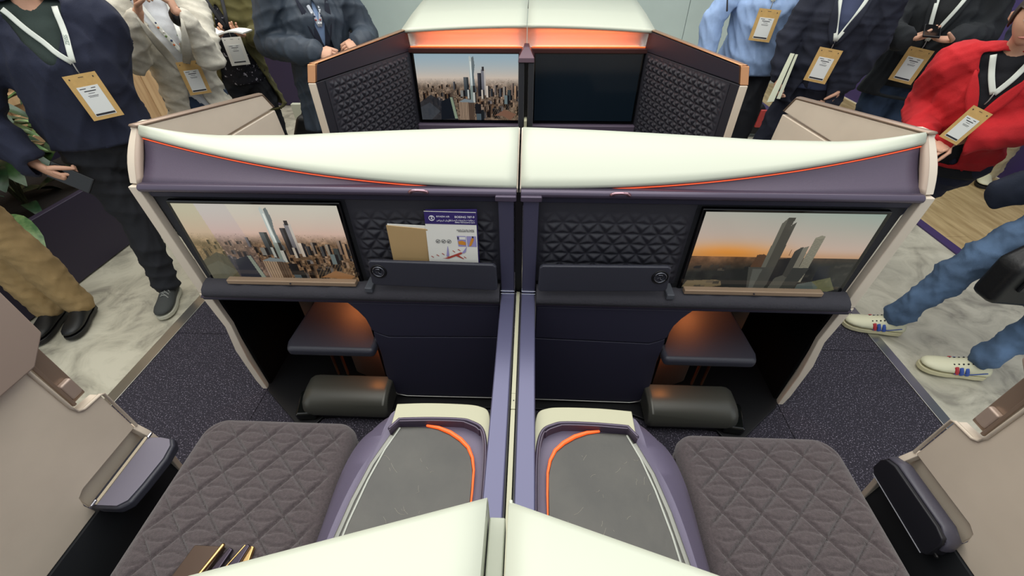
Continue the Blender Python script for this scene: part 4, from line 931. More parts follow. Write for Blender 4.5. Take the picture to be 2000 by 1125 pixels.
    # --- trousers
    if trousers:
        mb = MB(); w_ = trousers.get('w', 1.0); tp = trousers.get('top', 1.02)
        mb.tube([at(0, 0, tp), J['pel']-U*.02, J['pel']-U*.09*k], [(.150*k*g, .105*k*g), (.165*k*g, .115*k*g), (.155*k*g, .10*k)], n=18, side=R)
        for sd in 'RL':
            a = J['an'+sd]+U*trousers.get('lift', .01); cf_ = trousers.get('cuff', 1.0)
            mb.tube([J['hip'+sd], J['hip'+sd].lerp(J['kn'+sd], .5), J['kn'+sd]], [.094*k*w_, .080*k*w_, .066*k*w_], n=14)
            mb.tube([J['kn'+sd], J['kn'+sd].lerp(a, .4), J['kn'+sd].lerp(a, .85), a], [.066*k*w_, .064*k*w_, .056*k*w_*cf_, .060*k*w_*cf_], n=14)
        co, fs = remesh(mb, .012, 3, trousers.get('folds', .006), seed=seed_of(label) % 997, fr=1.3)
        mesh_obj('trousers', co, fs, trousers['m'], P)
    # --- shoes
    if shoes:
        for sd in 'RL':
            a = J['an'+sd]; D = fd[sd]; S = Vector((D.y, -D.x, 0)); base = Vector((a.x, a.y, max(0, a.z-.085*k)))-D*.065*k
            rings = []; L = .275*k
            for t, w_, h_ in ((0, .026, .045), (.05, .033, .062), (.18, .037, .085), (.32, .038, .088), (.45, .041, .070), (.6, .047, .054), (.75, .049, .046), (.88, .043, .040), (.96, .030, .032), (1, .014, .022)):
                c = base+D*L*t; r = []
                for q in range(16):
                    an = 2*math.pi*q/16; xx = math.cos(an); zz = math.sin(an); zz = zz if zz > 0 else zz*.25
                    r.append(tuple(c+S*w_*k*xx+U*(.024+.012*k+(h_-.012)*k*zz*.95)))
                rings.append(r)
            sh_ = MB().loft(rings).build('shoe', shoes['m'], P, smooth=True)
            sole = [tuple((base+D*L*t+S*w_*k*1.0)[:2]) for t, w_ in ((-.01, .018), (.05, .032), (.2, .037), (.4, .038), (.6, .047), (.75, .049), (.88, .044), (.97, .030), (1.01, .012))]
            sole += [tuple((base+D*L*t-S*w_*k*1.0)[:2]) for t, w_ in ((1.01, .012), (.97, .030), (.88, .044), (.75, .049), (.6, .047), (.4, .038), (.2, .037), (.05, .032), (-.01, .018))]
            zb = base.z+.001; so = MB().prism(sole, 'z', zb, zb+.022).build('sole', shoes.get('sole', black), P, bevel=.003)
            if shoes.get('laces'):
                lb = MB()
                for t in (.30, .38, .46, .54):
                    c = base+D*L*t+U*(.102-.085*(t-.3))*k; lb.tube([c-S*.026*k-U*.012, c+U*.004+D*.012*k, c+S*.026*k-U*.012], .0024, n=6)
                    lb.tube([c+S*.026*k-U*.012, c+U*.005-D*.006*k, c-S*.026*k-U*.010+D*.02], .0024, n=6)
                lb.build('laces', shoes['laces'], sh_, smooth=True)
            if shoes.get('stripes'):
                for sgn in (1, -1):
                    for ti, (t, mm_, dt) in enumerate(((.36, 'blue_stripe', .05), (.45, 'blue_stripe', .05), (.52, 'red_stripe', .05))):
                        mcol = mat(mm_, '#2f4f9e' if 'blue' in mm_ else '#b02a36', .5); w_ = .0415 if t < .4 else .0445
                        p0 = base+D*L*t+S*sgn*(w_+.001)*k+U*.028; p1 = base+D*L*(t+dt)+S*sgn*(w_-.008)*k+U*.066*k
                        MB().tube([p0, p0.lerp(p1, .5)+S*sgn*.004, p1], [(.0078, .003)]*3, n=8, side=D).build('stripe', mcol, sh_, smooth=True)
                    MB().tube([base+D*L*.10+S*sgn*.036*k+U*.055, base+D*L*.3+S*sgn*.040*k+U*.036, base+D*L*.56+S*sgn*.047*k+U*.030], [(.0025, .002)]*3, n=6, side=U).build('stripe', mat('blue_stripe', '#2f4f9e', .5), sh_, smooth=True)
                ey = MB()
                for t in (.36, .42, .48, .54, .60):
                    for sgn in (-1, 1):
                        c = base+D*L*t+S*sgn*.022*k+U*(.024+.012*k+(float(np.interp(t, [.32, .45, .6, .75], [.088, .070, .054, .046]))-.012)*k*.95*.85); ey.tube([c-U*.002, c+U*.0005], .0035, n=8)
                ey.build('eyelets', ink, sh_)
    # --- top garments
    out = {}
    for sp in (top or []):
        mb = MB(); pad = sp.get('pad', .012); hem = sp.get('hem', .86); fl = sp.get('flare', 1.0)
        pts = [at(0, 0, hem), at(0, .0, (hem+1.06)/2), at(0, .01, 1.08), J['chest'], at(0, -.005, 1.38), J['neck']-U*.03*k]
        rad = [(.155*g*fl*k+pad, .108*g*fl*k+pad), (.152*g*k+pad, .108*g*k+pad), (.140*g*k+pad, .108*g*k+pad), (.158*g*k+pad, .118*g*k+pad), (.135*k+pad, .080*k+pad), (.066*k+pad*.6, .058*k+pad*.6)]
        mb.tube(pts, rad, n=24, side=R)
        mb.tube([J['shR'], at(.08, -.01, 1.42), at(-.08, -.01, 1.42), J['shL']], [.052*k+pad, .045*k+pad, .045*k+pad, .052*k+pad], n=12)
        if sp.get('sleeves', True):
            for sd in 'RL':
                e = J['el'+sd]; s_ = J['sh'+sd]; w = s_.lerp(e, 0) if 0 else J['wr'+sd]; w2 = e.lerp(w, sp.get('cuff', sleeve_end)); ap = pad*1.1
                mb.tube([s_, s_.lerp(e, .5), e], [.058*k+ap, .050*k+ap, .044*k+ap], n=14)
                mb.tube([e, e.lerp(w2, .5), w2], [.044*k+ap, .040*k+ap, .032*k+ap], n=14)
        for pts_, rad_ in sp.get('extra', []): mb.tube(pts_, rad_, n=14)
        co, fs = remesh(mb, sp.get('vox', .011), 3, sp.get('folds', .006), seed=(seed_of(label)+3) % 991, fr=sp.get('fr', 1.0))
        op = sp.get('open')
        hz = hem*k; zs = J['neck'].z-.02
        def pred(X, Y, Z):
            r_, f_, z_ = loc(X, Y, Z); r_ -= (Ln.dot(R))*max(0, z_-.9*k); f_ -= (Ln.dot(F))*max(0, z_-.9*k)
            if z_ < hz+.004 and abs(r_) < .26 and sp.get('cuthem', True): return abs(f_) < .2 and z_ < hz-.012
            if not op: return False
            if f_ < .03 or abs(r_) > .19: return False
            zt, w0, w1 = op      # z of closing point, half width at neck, half width at hem
            if z_ > zt: w = w0*((z_-zt)/(zs-zt))**.8
            else: w = w1*((zt-z_)/(zt-hz))
            return abs(r_) < w
        co, fs = cutfaces(co, fs, pred)
        o = mesh_obj(sp['name'], co, fs, sp['m'], P, solid=.006)
        out[sp['name']] = BVHTree.FromPolygons([tuple(c) for c in co], fs)
        if sp.get('zip'): ribbon(P, 'zip', mat('zip_dark', '#14161f', .5), out[sp['name']], root, F, R, [(0, (op[0]-.01)-(op[0]-hz-.04)*i/8) for i in range(9)], .008, .004, Ln, k)
        if op and sp.get('lapel'):
            zt, w0, w1 = op
            for sg in (-1, 1):
                path = []
                for i in range(9):
                    z_ = zt+(zs-.03-zt)*i/8; path.append((sg*(w0*((z_-zt)/(zs-zt))**.8+.006), z_))
                ribbon(P, 'lapel', sp['m2'] if 'm2' in sp else sp['m'], out[sp['name']], root, F, R, path, [.006+.034*math.sin(math.pi*min(1, .12+i/9))*(1) for i in range(9)], off=.007, Ln=Ln, k=k)
                if w1 < .12:
                    pass
    return dict(P=P, J=J, F=F, R=R, U=U, k=k, bvh=out, root=root, Ln=Ln, body=body)
def surf(bvh, root, F, R, r_, z_, Ln, k, off):
    b = Vector((root[0], root[1], z_))+R*r_+Ln*max(0, z_-.9*k)
    best = None
    for q in (bvh if isinstance(bvh, (list, tuple)) else [bvh]):
        h = q.ray_cast(b+F*.8, -F, 1.2)
        if h[0] is not None and (best is None or h[3] < best[1]): best = (h[0], h[3])
    return (best[0] if best else b+F*.12)+F*off
RB = [None]
def ribbon(P, name, m, bvh, root, F, R, path, width, off=.005, Ln=Vector((0, 0, 0)), k=1, th=.0015, parent=None):
    rows = []
    for i, (r_, z_) in enumerate(path):
        a = path[max(0, i-1)]; b = path[min(len(path)-1, i+1)]; t = Vector((b[0]-a[0], b[1]-a[1])); t.normalize(); nx, nz = t.y, -t.x
        w = width[i] if isinstance(width, list) else width
        rows.append([surf(bvh, root, F, R, r_+nx*w*q, z_+nz*w*q, Ln, k, off) for q in (-.5, -.25, 0, .25, .5)])
    dep = [[p.dot(F) for p in r] for r in rows]; mx = [max(d) for d in dep]
    if len(mx) > 4:      # the strap spans the folds instead of following each one
        mx = [max(mx[max(0, i-1)], mx[i], mx[min(len(mx)-1, i+1)]) for i in range(len(mx))]
        mx = [(mx[max(0, i-1)]+mx[i]*2+mx[min(len(mx)-1, i+1)])/4 for i in range(len(mx))]
    rows = [[(p+F*(m_-d)) for p, d in zip(r, dd)] for r, dd, m_ in zip(rows, dep, mx)]
    # relax depth so that the strap hangs in front of the folds
    RB[0] = rows
    return MB().sheet(rows).build(name, m, P, smooth=True, recalc=False, solid=th)
def lanyard(pr, g, kind='white', clip=(.0, 1.12), m=None, word=None, neck=(.07, 1.40), badge=True, bsize=(.105, .165), tilt=0, holder=None, cols=None, lab='badge'):
    if isinstance(g, str): g = [g]
    bv = [pr['bvh'][x] for x in g]; k = pr['k']; P, F, R, U = pr['P'], pr['F'], pr['R'], pr['U']
    P = empty('badge' if badge else 'lanyard', tuple(surf(bv, pr['root'], F, R, clip[0], clip[1]-.1, pr['Ln'], k, 0)), lab, 'badge' if badge else 'lanyard')
    L0 = P; m = m or mat('lanyard_white', '#cfd4cb', .6)
    zt = 1.445*k; neck = (neck[0]*.9, neck[1])
    for sg in (1, -1):
        path = [(sg*neck[0]*(1-t)+clip[0]*t+.006*math.sin(t*3)*sg, zt*(1-t)+(clip[1]+.02)*t) for t in [i/12 for i in range(13)]]
        ribbon(P, 'lanyard', m, bv, pr['root'], F, R, path, .019, .012, pr['Ln'], k)
        if word and sg == word[1]: RW = RB[0]
        if cols:
            for q in range(1, 12):
                r_, z_ = path[q]; c = surf(bv, pr['root'], F, R, r_+.003*(-1)**q, z_, pr['Ln'], k, .0145)
                MB().tube([c, c+F*.001], [(.0055, .0055)]*2, n=7).build('lanyard_dot', cols[q % len(cols)], P)
    if not badge: return
    c = surf(bv, pr['root'], F, R, clip[0], clip[1], pr['Ln'], k, .014)
    X = (R*-1*math.cos(tilt)+U*math.sin(tilt)).normalized()   # image-right when facing the viewer
    Y = (U*math.cos(tilt)+R*math.sin(tilt)).normalized(); Z = F
    w, h = bsize
    MB().tube([c+U*.02, c-Y*.006, c-Y*.02], .0028, n=6).build('badge_clip', silver, P, smooth=True)
    o = c-Y*.018; off = .018
    # make the card stand clear of the clothes over its whole height
    for (a, b) in ((-.5, -1), (.5, -1), (0, -1), (-.5, -.5), (.5, -.5), (0, 0)):
        p = o+X*w*a+Y*h*b; r_ = (p-Vector((pr['root'][0], pr['root'][1], 0))-pr['Ln']*max(0, p.z-.9*k)).dot(R); q = surf(bv, pr['root'], F, R, r_, p.z, pr['Ln'], k, .006)
        off = max(off, (q-p).dot(F)+.004)
    D = Z*min(off, .13)
    def quad(x0, x1, y0, y1, z0, z1, name, mm_):
        vs = [tuple(o+D+X*x+Y*y+Z*z) for x in (x0, x1) for y in (y0, y1) for z in (z0, z1)]
        return MB().add(vs, [(0, 1, 3, 2), (4, 6, 7, 5), (0, 4, 5, 1), (2, 3, 7, 6), (0, 2, 6, 4), (1, 5, 7, 3)]).build(name, mm_, P)
    P = quad(-w/2, w/2, -h, 0, 0, .0015, 'badge_card', holder or kraft)
    quad(-w*.33, w*.33, -h*.92, -h*.26, .0015, .0025, 'badge_insert', mat('badge_paper', '#dcdedb', .5))
    lb = MB()
    def bar(x0, x1, y0, y1):
        vs = [tuple(o+D+X*x+Y*y+Z*.0028) for x, y in ((x0, y0), (x1, y0), (x1, y1), (x0, y1))]; lb.add(vs, [(0, 1, 2, 3)])
    bar(-w*.27, -w*.08, -h*.315, -h*.30); bar(w*.08, w*.22, -h*.315, -h*.30); bar(-w*.18, w*.18, -h*.375, -h*.355); bar(-w*.1, w*.1, -h*.42, -h*.41); bar(-w*.16, w*.16, -h*.475, -h*.465); bar(-w*.14, w*.14, -h*.50, -h*.492)
    bar(-w*.31, w*.31, -h*.905, -h*.86)
    for x in (-.36, .36): bar(w*x-.002, w*x+.002, -h*.10, -h*.07)
    bar(-w*.08, w*.08, -h*.07, -h*.06)
    lb.build('badge_print', ink, P, recalc=False, kind='stuff')
    if word:
        r0, r1 = RW[5], RW[9]; dirv = (r0[2]-r1[2]).normalized() if (r0[2]-r1[2]).dot(-R) > 0 else (r1[2]-r0[2]).normalized()
        yv = F.cross(dirv).normalized(); c = (r0[2]+r1[2])*.5
        text('lanyard_word', word[0], .017, c-yv*.006+F*.0035, dirv, yv, mat('print_grey_green', '#6d7f78', .6), L0, 'CENTER')
def phone_obj(label, c, d, n, size=(.075, .155, .009), m=None):
    c, d, n = V3(c), V3(d).normalized(), V3(n).normalized(); x = d.cross(n).normalized(); n = x.cross(d).normalized()
    p = empty('phone', tuple(c-Vector((0, 0, .04))), label, 'phone'); w, h, t = size
    def bx(a, b, e, nm, mm_, sh=0):
        vs = [tuple(c+x*i*a+d*j*b+n*(k_*e+sh)) for i in (-.5, .5) for j in (-.5, .5) for k_ in (-.5, .5)]
        return MB().add(vs, [(0, 1, 3, 2), (4, 6, 7, 5), (0, 4, 5, 1), (2, 3, 7, 6), (0, 2, 6, 4), (1, 5, 7, 3)]).build(nm, mm_, p, bevel=.002)
    bx(w, h, t, 'case', m or black); bx(w*.92, h*.95, .001, 'screen', blackg, t/2); return p

navy = cl('navy_jacket_cloth', '#1a1f33'); blackcl = cl('black_trouser_cloth', '#191b21'); jeans = cl('blue_denim', '#4d6481', var=.25, vscale=9); jeans_d = cl('dark_denim', '#26374f', var=.2)
tan = cl('tan_chino', '#9c835a'); creamcl = cl('cream_wool', '#c2bdaf', var=.08, vscale=40); olive = cl('olive_wool', '#56512c'); quiltc = cl('slate_padded_coat', '#303a46', rough=.6)
bluesh = cl('light_blue_cotton', '#8fa8cf', rough=.8); suit = cl('dark_navy_suit', '#191d2c'); blk = cl('black_jacket_cloth', '#181c20'); redc = cl('red_wool', '#b3181f'); beigec = cl('beige_trouser_cloth', '#b7ac8c')
grn = cl('dark_green_shirt', '#2e3a36'); whitec = cl('white_cotton', '#d5d8dc'); navyk = cl('navy_knit', '#1d2130'); floral = mat('speckled_blouse', '#15151f', .8, color2='#b8b4c0', vscale=55, thr=(.60, .66))
shoe_dk = mat('dark_grey_mesh_shoe', '#3a3d3c', .8, bump=.6, bscale=200); shoe_bk = mat('black_shoe', '#151617', .5); shoe_wh = mat('cream_sneaker', '#d5d2b4', .5)

# 1 navy jacket, far left
p = person('person in a navy zip jacket holding a phone low at the far left', (-1.95, 1.88), (.55, -.83), 1.64, girth=1.14, hd=-10, lean=(.10, -.02),
    arms={'elR': (-2.21, 1.66, 1.04), 'wrR': (-2.10, 1.66, .84), 'elL': (-1.84, 1.95, 1.05), 'wrL': (-1.94, 2.00, .86)},
    legs={'anR': (-2.00, 1.76, .085), 'knR': (-2.00, 1.83, .47), 'anL': (-2.02, 2.13, .085), 'knL': (-1.94, 2.02, .47)},
    top=[dict(name='shirt', m=grn, pad=.006, hem=.95, sleeves=False, folds=.003), dict(name='jacket', m=navy, pad=.030, hem=.92, open=(1.20, .085, 0), folds=.008, lapel=False)],
    trousers=dict(m=blackcl, w=1.12), shoes=dict(m=shoe_dk, sole=mat('pale_sole', '#b9b8a8', .6), laces=mat('grey_laces', '#8a8d88', .7), dirs={'R': (.35, -.94), 'L': (.3, -.95)}),
    handspec={'R': dict(d=(.10, .03, -.12), n=(.4, .5, -.2), t=(.6, -.6, -.1), curl=(45, 50, 30))})
lanyard(p, ['jacket', 'shirt'], clip=(-.065, 1.20), neck=(.085, 1.41), word=('ZEISS', -1), bsize=(.108, .172), tilt=.08, lab='kraft badge on a white lanyard worn over the navy zip jacket')
phone_obj('dark phone held low in the hand of the navy jacket wearer', (-2.01, 1.68, .775), (.8, .1, -.6), (.3, -.9, .2))
# 2 tan trousers, left edge
p = person('person in tan trousers and black shoes at the left edge behind the near side panel', (-2.50, 1.50), (.42, -.9), 1.60, hd=0,
    legs={'anR': (-2.50, 1.55, .085), 'anL': (-2.37, 1.59, .085), 'knR': (-2.49, 1.54, .45), 'knL': (-2.35, 1.55, .45), 'hipR': (-2.50, 1.46, .84), 'hipL': (-2.37, 1.47, .84)},
    top=[dict(name='sweater', m=navyk, pad=.02, hem=.90)], trousers=dict(m=tan, w=1.2, folds=.004), shoes=dict(m=shoe_bk, dirs={'R': (.25, -.97), 'L': (.35, -.94)}))
# 3 cream blazer
p = person('person in a cream blazer and patterned lanyard raising both hands to take a photo', (-1.97, 2.60), (.6, -.8), 1.60, female=True, hair=0, longhair=True, hd=-4, lean=(.12, -.16),
    arms={'elR': (-2.03, 2.36, 1.10), 'wrR': (-1.83, 2.30, 1.33), 'elL': (-1.66, 2.42, 1.10), 'wrL': (-1.62, 2.26, 1.335)},
    top=[dict(name='blouse', m=whitec, pad=.006, hem=.88, sleeves=False, folds=.003), dict(name='blazer', m=creamcl, pad=.020, hem=.80, flare=1.12, open=(1.02, .085, .075), lapel=True, folds=.006, cuff=.85)],
    trousers=dict(m=jeans_d), shoes=dict(m=shoe_bk), handspec={'R': dict(d=(.10, -.02, .16), n=(.8, .1, .1), t=(.1, -.9, .3), curl=(40, 55, 30)), 'L': dict(d=(-.05, .03, .16), n=(-.8, -.1, .1), t=(.1, -.9, .3), curl=(40, 55, 30))})
lanyard(p, ['blazer', 'blouse'], clip=(-.03, 1.10), neck=(.07, 1.40), m=mat('lanyard_pale_pattern', '#d6d8d2', .6), cols=[mat('dot_green', '#5b7a3a', .6), mat('dot_navy', '#26355c', .6), mat('dot_orange', '#c0693a', .6), mat('dot_white', '#e8e8e6', .6)], lab='kraft badge hanging over the cream blazer on a dotted lanyard')
MB().tube([(-1.637, 2.285, 1.30), (-1.634, 2.281, 1.312)], .036, n=14).build('watch', black, p['P'], smooth=True)
for c in ((-1.93, 2.295, 1.20), (-1.925, 2.29, 1.215), (-1.92, 2.286, 1.23), (-1.64, 2.30, 1.205), (-1.637, 2.292, 1.22)):
    MB().tube([c, (c[0]+.002, c[1]-.003, c[2])], .006, n=8).build('cuff_button', gold, p['P'], smooth=True)
phone_obj('black phone raised in front of the face by the cream blazer wearer', (-1.66, 2.14, 1.50), (1, .2, .05), (.5, -.8, 0), m=black)
# 4 olive cardigan
p = person('person in an olive cardigan reading a white notepad behind the cream blazer', (-1.99, 3.16), (.5, -.87), 1.62, female=True, hair=1, longhair=True, hd=-14, lean=(.05, -.10),
    arms={'elR': (-2.16, 3.00, 1.08), 'wrR': (-1.93, 2.88, 1.12), 'elL': (-1.76, 3.14, 1.08), 'wrL': (-1.70, 2.96, 1.12)},
    top=[dict(name='blouse', m=floral, pad=.008, hem=.86, sleeves=False, folds=.003), dict(name='cardigan', m=olive, pad=.024, hem=.66, flare=1.25, open=(1.30, .09, .20), folds=.007)],
    trousers=dict(m=blackcl), shoes=dict(m=shoe_bk), handspec={'L': dict(d=(-.12, -.03, .03), n=(0, -.3, .9), t=(.5, -.8, .1), curl=(25, 35, 20)), 'R': dict(d=(.12, .0, .03), n=(0, -.3, .9), t=(.5, -.8, .1), curl=(25, 35, 20))})
lanyard(p, ['cardigan', 'blouse'], clip=(-.02, 1.12), neck=(.06, 1.40), holder=paper, m=mat('lanyard_dark', '#23242a', .6), bsize=(.11, .16), lab='white badge hanging below the notepad on the olive cardigan')
nb = empty('notepad', (-1.80, 2.87, 1.13), 'open white notepad held by the olive cardigan wearer', 'notepad')
for i, (dz, dy) in enumerate(((0, 0), (.010, -.012), (.021, -.03))):
    MB().sheet([[(-1.92+.115*a+.004*i, 2.86+dy*.3-.11*b, 1.150+dz*(1-a)*1.2+.012*math.sin(a*3)) for a in (0, .5, 1)] for b in (0, 1)]).build('page', paper, nb, solid=.004)
MB().sheet([[(-1.805+.13*a, 2.87-.11*b+.05*a, 1.152+.016*math.sin(a*3)) for a in (0, .25, .5, .75, 1)] for b in (0, 1)]).build('page', paper, nb, solid=.008)
bg = empty('backpack', (-1.80, 3.50, 0), 'black backpack standing on the floor beside the dark legs', 'backpack')
MB().prism([(-1.92, .02), (-1.66, .02), (-1.64, .30), (-1.70, .46), (-1.86, .48), (-1.94, .32)], 'y', 3.42, 3.58).build('bag_body', mat('black_nylon', '#17191a', .6, bump=.6, bscale=90), bg, bevel=.04, seg=4)
MB().prism([(-1.89, .05), (-1.70, .05), (-1.70, .22), (-1.89, .22)], 'y', 3.385, 3.425).build('front_pocket', mat('black_nylon', '#17191a'), bg, bevel=.018, seg=3)
MB().tube([(-1.84, 3.5, .46), (-1.80, 3.47, .53), (-1.75, 3.5, .46)], (.010), n=8).build('handle', black, bg, smooth=True)
MB().tube([(-1.70, 3.44, .44), (-1.60, 3.40, .30), (-1.62, 3.42, .08)], [(.018, .004)]*3, n=8).build('shoulder_strap', black, bg, smooth=True)
tb = empty('tote_bag', (-1.99, 3.95, 0), 'pale paper carrier bag standing behind the olive cardigan', 'bag')
MB().loft([[(-2.13, 3.90, .01), (-1.84, 3.90, .01), (-1.84, 4.02, .01), (-2.13, 4.02, .01)], [(-2.15, 3.93, .42), (-1.83, 3.93, .42), (-1.83, 3.98, .42), (-2.15, 3.98, .42)]]).build('bag_body', mat('pale_bag', '#b9bdac', .7), tb, bevel=.004)
MB().tube([(-2.05, 3.93, .42), (-2.03, 3.92, .56), (-1.95, 3.92, .56), (-1.93, 3.93, .42)], .004, n=6).build('handle', paper, tb, smooth=True)
# 5 padded coat
p = person('person in a slate padded coat over a light blue shirt with hands clasped', (-1.34, 3.02), (.62, -.78), 1.64, girth=1.12, hd=-12, hair=2, lean=(.06, -.10),
    arms={'elR': (-1.58, 2.88, 1.09), 'wrR': (-1.22, 2.70, 1.07), 'elL': (-1.06, 3.18, 1.09), 'wrL': (-1.02, 2.93, 1.08)},
    top=[dict(name='shirt', m=bluesh, pad=.008, hem=.92, sleeves=False, folds=.002), dict(name='suit_jacket', m=suit, pad=.018, hem=.84, open=(1.06, .09, .02), lapel=True, sleeves=False), dict(name='padded_coat', m=quiltc, pad=.034, hem=.60, flare=1.15, open=(1.34, .11, .15), folds=.007, fr=1.2)],
    trousers=dict(m=blackcl), shoes=dict(m=shoe_bk), handspec={'R': dict(d=(.15, -.02, .01), n=(.1, .5, -.6), t=(.1, -.3, .9), curl=(35, 50, 30)), 'L': dict(d=(-.09, -.10, .0), n=(-.3, .4, -.6), t=(-.4, -.4, .7), curl=(30, 45, 30))})
lanyard(p, ['suit_jacket', 'shirt'], clip=(.0, 1.16), neck=(.06, 1.40), m=mat('lanyard_patterned', '#b7bcc4', .6), badge=False, cols=[mat('dot_navy', '#26355c'), mat('dot_red', '#9a3d3a', .6), mat('dot_white', '#e8e8e6')], lab='patterned lanyard hanging inside the slate padded coat')
# 6 light blue shirt
p = person('person in an untucked light blue shirt with a kraft badge, right of the far suite', (1.56, 3.36), (-.40, -.92), 1.66, girth=1.25, hd=-8, hair=2,
    arms={'elR': (1.22, 3.34, 1.16), 'wrR': (1.22, 3.28, .97), 'elL': (1.86, 3.46, 1.10), 'wrL': (1.80, 3.44, .93)},
    top=[dict(name='shirt', m=bluesh, pad=.022, hem=.87, flare=.95, folds=.008, fr=.9)], trousers=dict(m=blackcl), shoes=dict(m=shoe_bk))
lanyard(p, ['shirt'], clip=(-.02, 1.25), neck=(.05, 1.40), bsize=(.125, .175), tilt=-.05, lab='kraft badge hanging on the light blue shirt')
MB().tube([(1.27, 3.30, 1.40), (1.24, 3.24, 1.30), (1.255, 3.22, 1.22)], [.004, .004, .006], n=6).build('cable', ink, p['P'], smooth=True)
# 7 navy suit
p = person('person in a dark navy suit holding folded papers low', (1.83, 2.99), (-.45, -.89), 1.62, hd=-12, girth=1.1, lean=(.02, -.05),
    arms={'elR': (1.60, 3.03, 1.10), 'wrR': (1.59, 2.97, .91), 'elL': (2.03, 2.88, 1.08), 'wrL': (1.95, 2.87, .87)},
    legs={'knR': (1.70, 3.07, .46), 'anR': (1.66, 3.12, .085), 'knL': (1.95, 2.97, .46), 'anL': (1.97, 3.02, .085)},
    top=[dict(name='shirt', m=cl('slate_shirt', '#39415c'), pad=.008, hem=.90, sleeves=False, folds=.002), dict(name='suit_jacket', m=suit, pad=.022, hem=.80, flare=1.1, open=(1.10, .085, .11), lapel=True, folds=.007)],
    trousers=dict(m=suit), shoes=dict(m=shoe_bk))
lanyard(p, ['suit_jacket', 'shirt'], clip=(.0, 1.10), neck=(.085, 1.41), bsize=(.12, .18), tilt=-.1, lab='kraft badge on a wide white lanyard over the dark navy suit')
fo = empty('folded_papers', (1.54, 2.88, .78), 'pale folded papers held low by the dark navy suit wearer', 'papers')
MB().add([(1.60, 2.90, 1.04), (1.56, 2.86, .78), (1.53, 2.88, .77), (1.585, 2.92, 1.04)], [(0, 1, 2, 3)]).build('sheet', mat('pale_paper', '#c9cdb6', .7), fo, solid=.006)
MB().add([(1.612, 2.885, 1.04), (1.585, 2.845, .80), (1.565, 2.85, .80), (1.60, 2.89, 1.04)], [(0, 1, 2, 3)]).build('sheet', mat('pale_paper', '#c9cdb6', .7), fo, solid=.003)
# 8 black jacket
p = person('person in a black jacket and jeans typing on a phone with both hands', (2.46, 3.10), (-.58, -.82), 1.66, hd=-16, girth=1.12, hair=1, lean=(.02, -.03),
    arms={'elR': (2.19, 3.07, 1.14), 'wrR': (2.16, 2.88, 1.12), 'elL': (2.66, 2.94, 1.14), 'wrL': (2.41, 2.82, 1.13)},
    top=[dict(name='sweater', m=cl('charcoal_knit', '#17191b'), pad=.010, hem=.86, sleeves=False, folds=.002), dict(name='jacket', m=blk, pad=.026, hem=.80, flare=1.15, open=(1.10, .09, .10), lapel=True, folds=.007)],
    trousers=dict(m=jeans_d, w=1.1), shoes=dict(m=shoe_bk), handspec={'R': dict(d=(.14, -.03, .03), n=(-.1, -.1, .9), t=(-.5, -.8, .2), curl=(12, 22, 15)), 'L': dict(d=(-.16, .0, .0), n=(-.1, -.1, .9), t=(-.4, -.8, .3), curl=(10, 18, 12))})
lanyard(p, ['jacket', 'sweater'], clip=(.0, 1.08), neck=(.09, 1.41), bsize=(.125, .19), tilt=-.12, word=('ZEISS', 1), lab='kraft badge hanging below the hands of the black jacket wearer')
phone_obj('black phone in both hands of the black jacket wearer', (2.25, 2.81, 1.172), (.5, .85, .25), (-.2, -.35, .9), size=(.075, .15, .010))
MB().tube([(2.164, 2.905, 1.138), (2.162, 2.892, 1.14)], .036, n=14).build('watch', black, p['P'], smooth=True)
# 9 red jacket
p = person('person in a bright red jacket with clasped hands by the right shell corner', (2.05, 2.06), (-.66, -.75), 1.44, female=True, hair=0, hd=-14, lean=(-.28, -.26), girth=1.1,
    legs={'anR': (1.93, 2.28, .085), 'knR': (1.95, 2.20, .45), 'anL': (2.06, 2.27, .085), 'knL': (2.05, 2.18, .45)},
    arms={'elR': (1.87, 2.15, .97), 'wrR': (1.76, 1.95, .90), 'elL': (2.13, 1.80, 1.02), 'wrL': (1.84, 1.86, .91)},
    top=[dict(name='tee', m=cl('black_tee', '#15161c'), pad=.010, hem=.84, sleeves=False, folds=.002), dict(name='jacket', m=redc, pad=.030, hem=.90, open=(1.0, .085, .045), lapel=True, folds=.007, cuff=.97)],
    trousers=dict(m=cl('ink_blue_trousers', '#1c2138'), w=1.25), shoes=dict(m=shoe_bk), handspec={'R': dict(d=(-.02, -.12, -.06), n=(.4, -.2, -.3), t=(.7, .1, .4), curl=(35, 45, 30)), 'L': dict(d=(-.14, -.03, -.05), n=(0, .2, -.6), t=(-.2, -.5, .6), curl=(30, 45, 30))})
lanyard(p, ['jacket', 'tee'], clip=(-.01, 1.075), neck=(.062, 1.38), bsize=(.072, .14), tilt=-.3, lab='narrow kraft badge on the white lanyard of the red jacket wearer')
wp = empty('white_card', (1.64, 1.78, .80), 'small white card held in the clasped hands of the red jacket wearer', 'card')
MB().add([(1.70, 1.74, .85), (1.62, 1.80, .82), (1.66, 1.85, .78), (1.76, 1.80, .82)], [(0, 1, 2, 3)]).build('sheet', paper, wp, solid=.002)
# 10 beige trousers, far right
p = person('person in wide beige trousers on the oak floor behind the red jacket', (3.58, 3.36), (-.6, -.8), 1.64, girth=1.0, hair=1,
    legs={'anR': (3.72, 3.56, .085), 'knR': (3.62, 3.47, .47), 'anL': (3.80, 3.44, .085), 'knL': (3.72, 3.38, .47)},
    top=[dict(name='sweater', m=navyk, pad=.02, hem=.88)], trousers=dict(m=beigec, w=1.35), shoes=dict(m=shoe_wh))
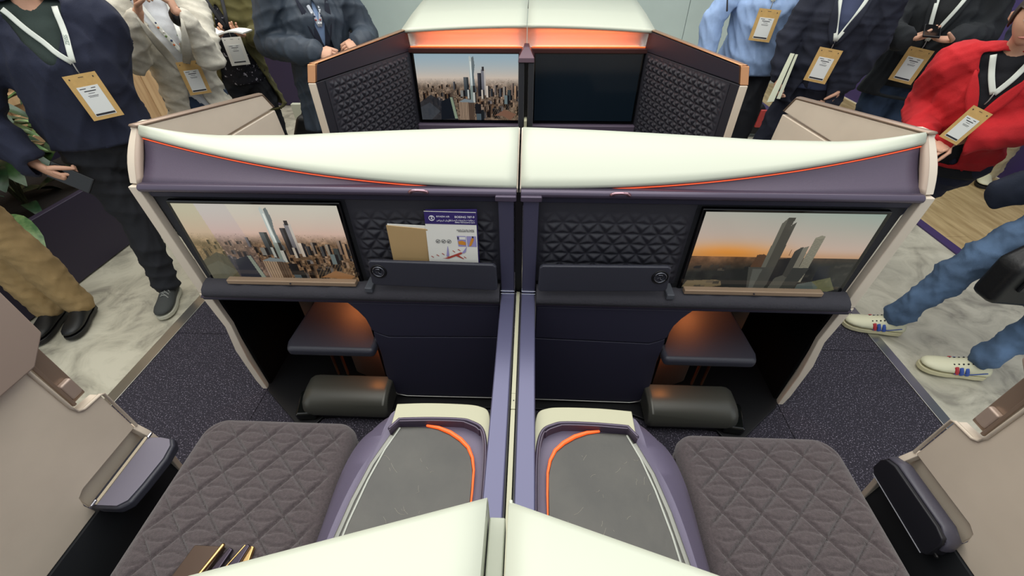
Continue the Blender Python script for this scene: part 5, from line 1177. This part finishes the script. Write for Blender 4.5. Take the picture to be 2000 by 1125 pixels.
# 11 jeans, right edge
p = person('person in blue jeans and striped cream sneakers at the right edge', (2.34, 1.50), (-.98, .12), 1.62, hd=-5, hair=1,
    legs={'anR': (1.90, 1.62, .085), 'knR': (2.02, 1.60, .475), 'hipR': (2.26, 1.56, .80), 'anL': (2.10, 1.345, .085), 'knL': (2.33, 1.38, .46), 'hipL': (2.36, 1.43, .82)},
    top=[dict(name='coat', m=cl('navy_coat', '#151c2c'), pad=.035, hem=.76, flare=1.2, folds=.006, extra=[([(2.36, 1.54, 1.0), (2.12, 1.66, .82), (1.98, 1.69, .745)], [(.10, .07), (.085, .05), (.07, .03)])])], trousers=dict(m=jeans, w=1.15, folds=.007, top=.98, lift=.035, cuff=.86),
    shoes=dict(m=shoe_wh, sole=mat('gum_sole', '#c6bf9c', .6), stripes=True, dirs={'R': (-.93, .22), 'L': (-.95, .20)}))
hb_ = empty('shoulder_bag', (2.05, 1.41, .42), 'black shoulder bag with a shiny buckle at the right edge', 'bag')
MB().prism([(1.92, .42), (2.16, .40), (2.20, .60), (2.14, .68), (1.99, .68), (1.92, .60)], 'y', 1.36, 1.47).build('bag_body', mat('black_leather_bag', '#0f1012', .45, bump=.6, bscale=60), hb_, bevel=.03, seg=3)
MB().box(1.97, 2.14, 1.345, 1.362, .50, .60).build('flap', mat('crinkled_black', '#1c1d20', .2, bump=1, bscale=30), hb_, bevel=.006)
MB().tube([(2.06, 1.41, .67), (2.18, 1.42, 1.0), (2.34, 1.46, 1.36)], [(.02, .004)]*3, n=8).build('strap', black, hb_, smooth=True)
MB().tube([(2.02, 1.342, .55), (2.055, 1.34, .57), (2.09, 1.342, .55), (2.055, 1.34, .53), (2.02, 1.342, .55)], .004, n=6).build('buckle', chrome, hb_, smooth=True)
# red and black bag on the floor
rb = empty('red_backpack', (2.24, 4.46, 0), 'black backpack with red panels on the floor behind the blue shirt wearer', 'backpack')
MB().prism([(2.06, .02), (2.42, .02), (2.40, .20), (2.30, .32), (2.16, .32), (2.08, .20)], 'y', 4.38, 4.54).build('bag_body', mat('black_nylon', '#17191a'), rb, bevel=.04, seg=3)
for x in (2.12, 2.27): MB().prism([(x, .10), (x+.09, .10), (x+.07, .27), (x+.01, .27)], 'y', 4.355, 4.385).build('red_panel', mat('red_panel', '#b4403c', .6), rb, bevel=.01)
MB().tube([(2.42, 4.42, .05), (2.52, 4.36, .02), (2.60, 4.40, .03)], [(.015, .004)]*3, n=8).build('strap', black, rb, smooth=True)
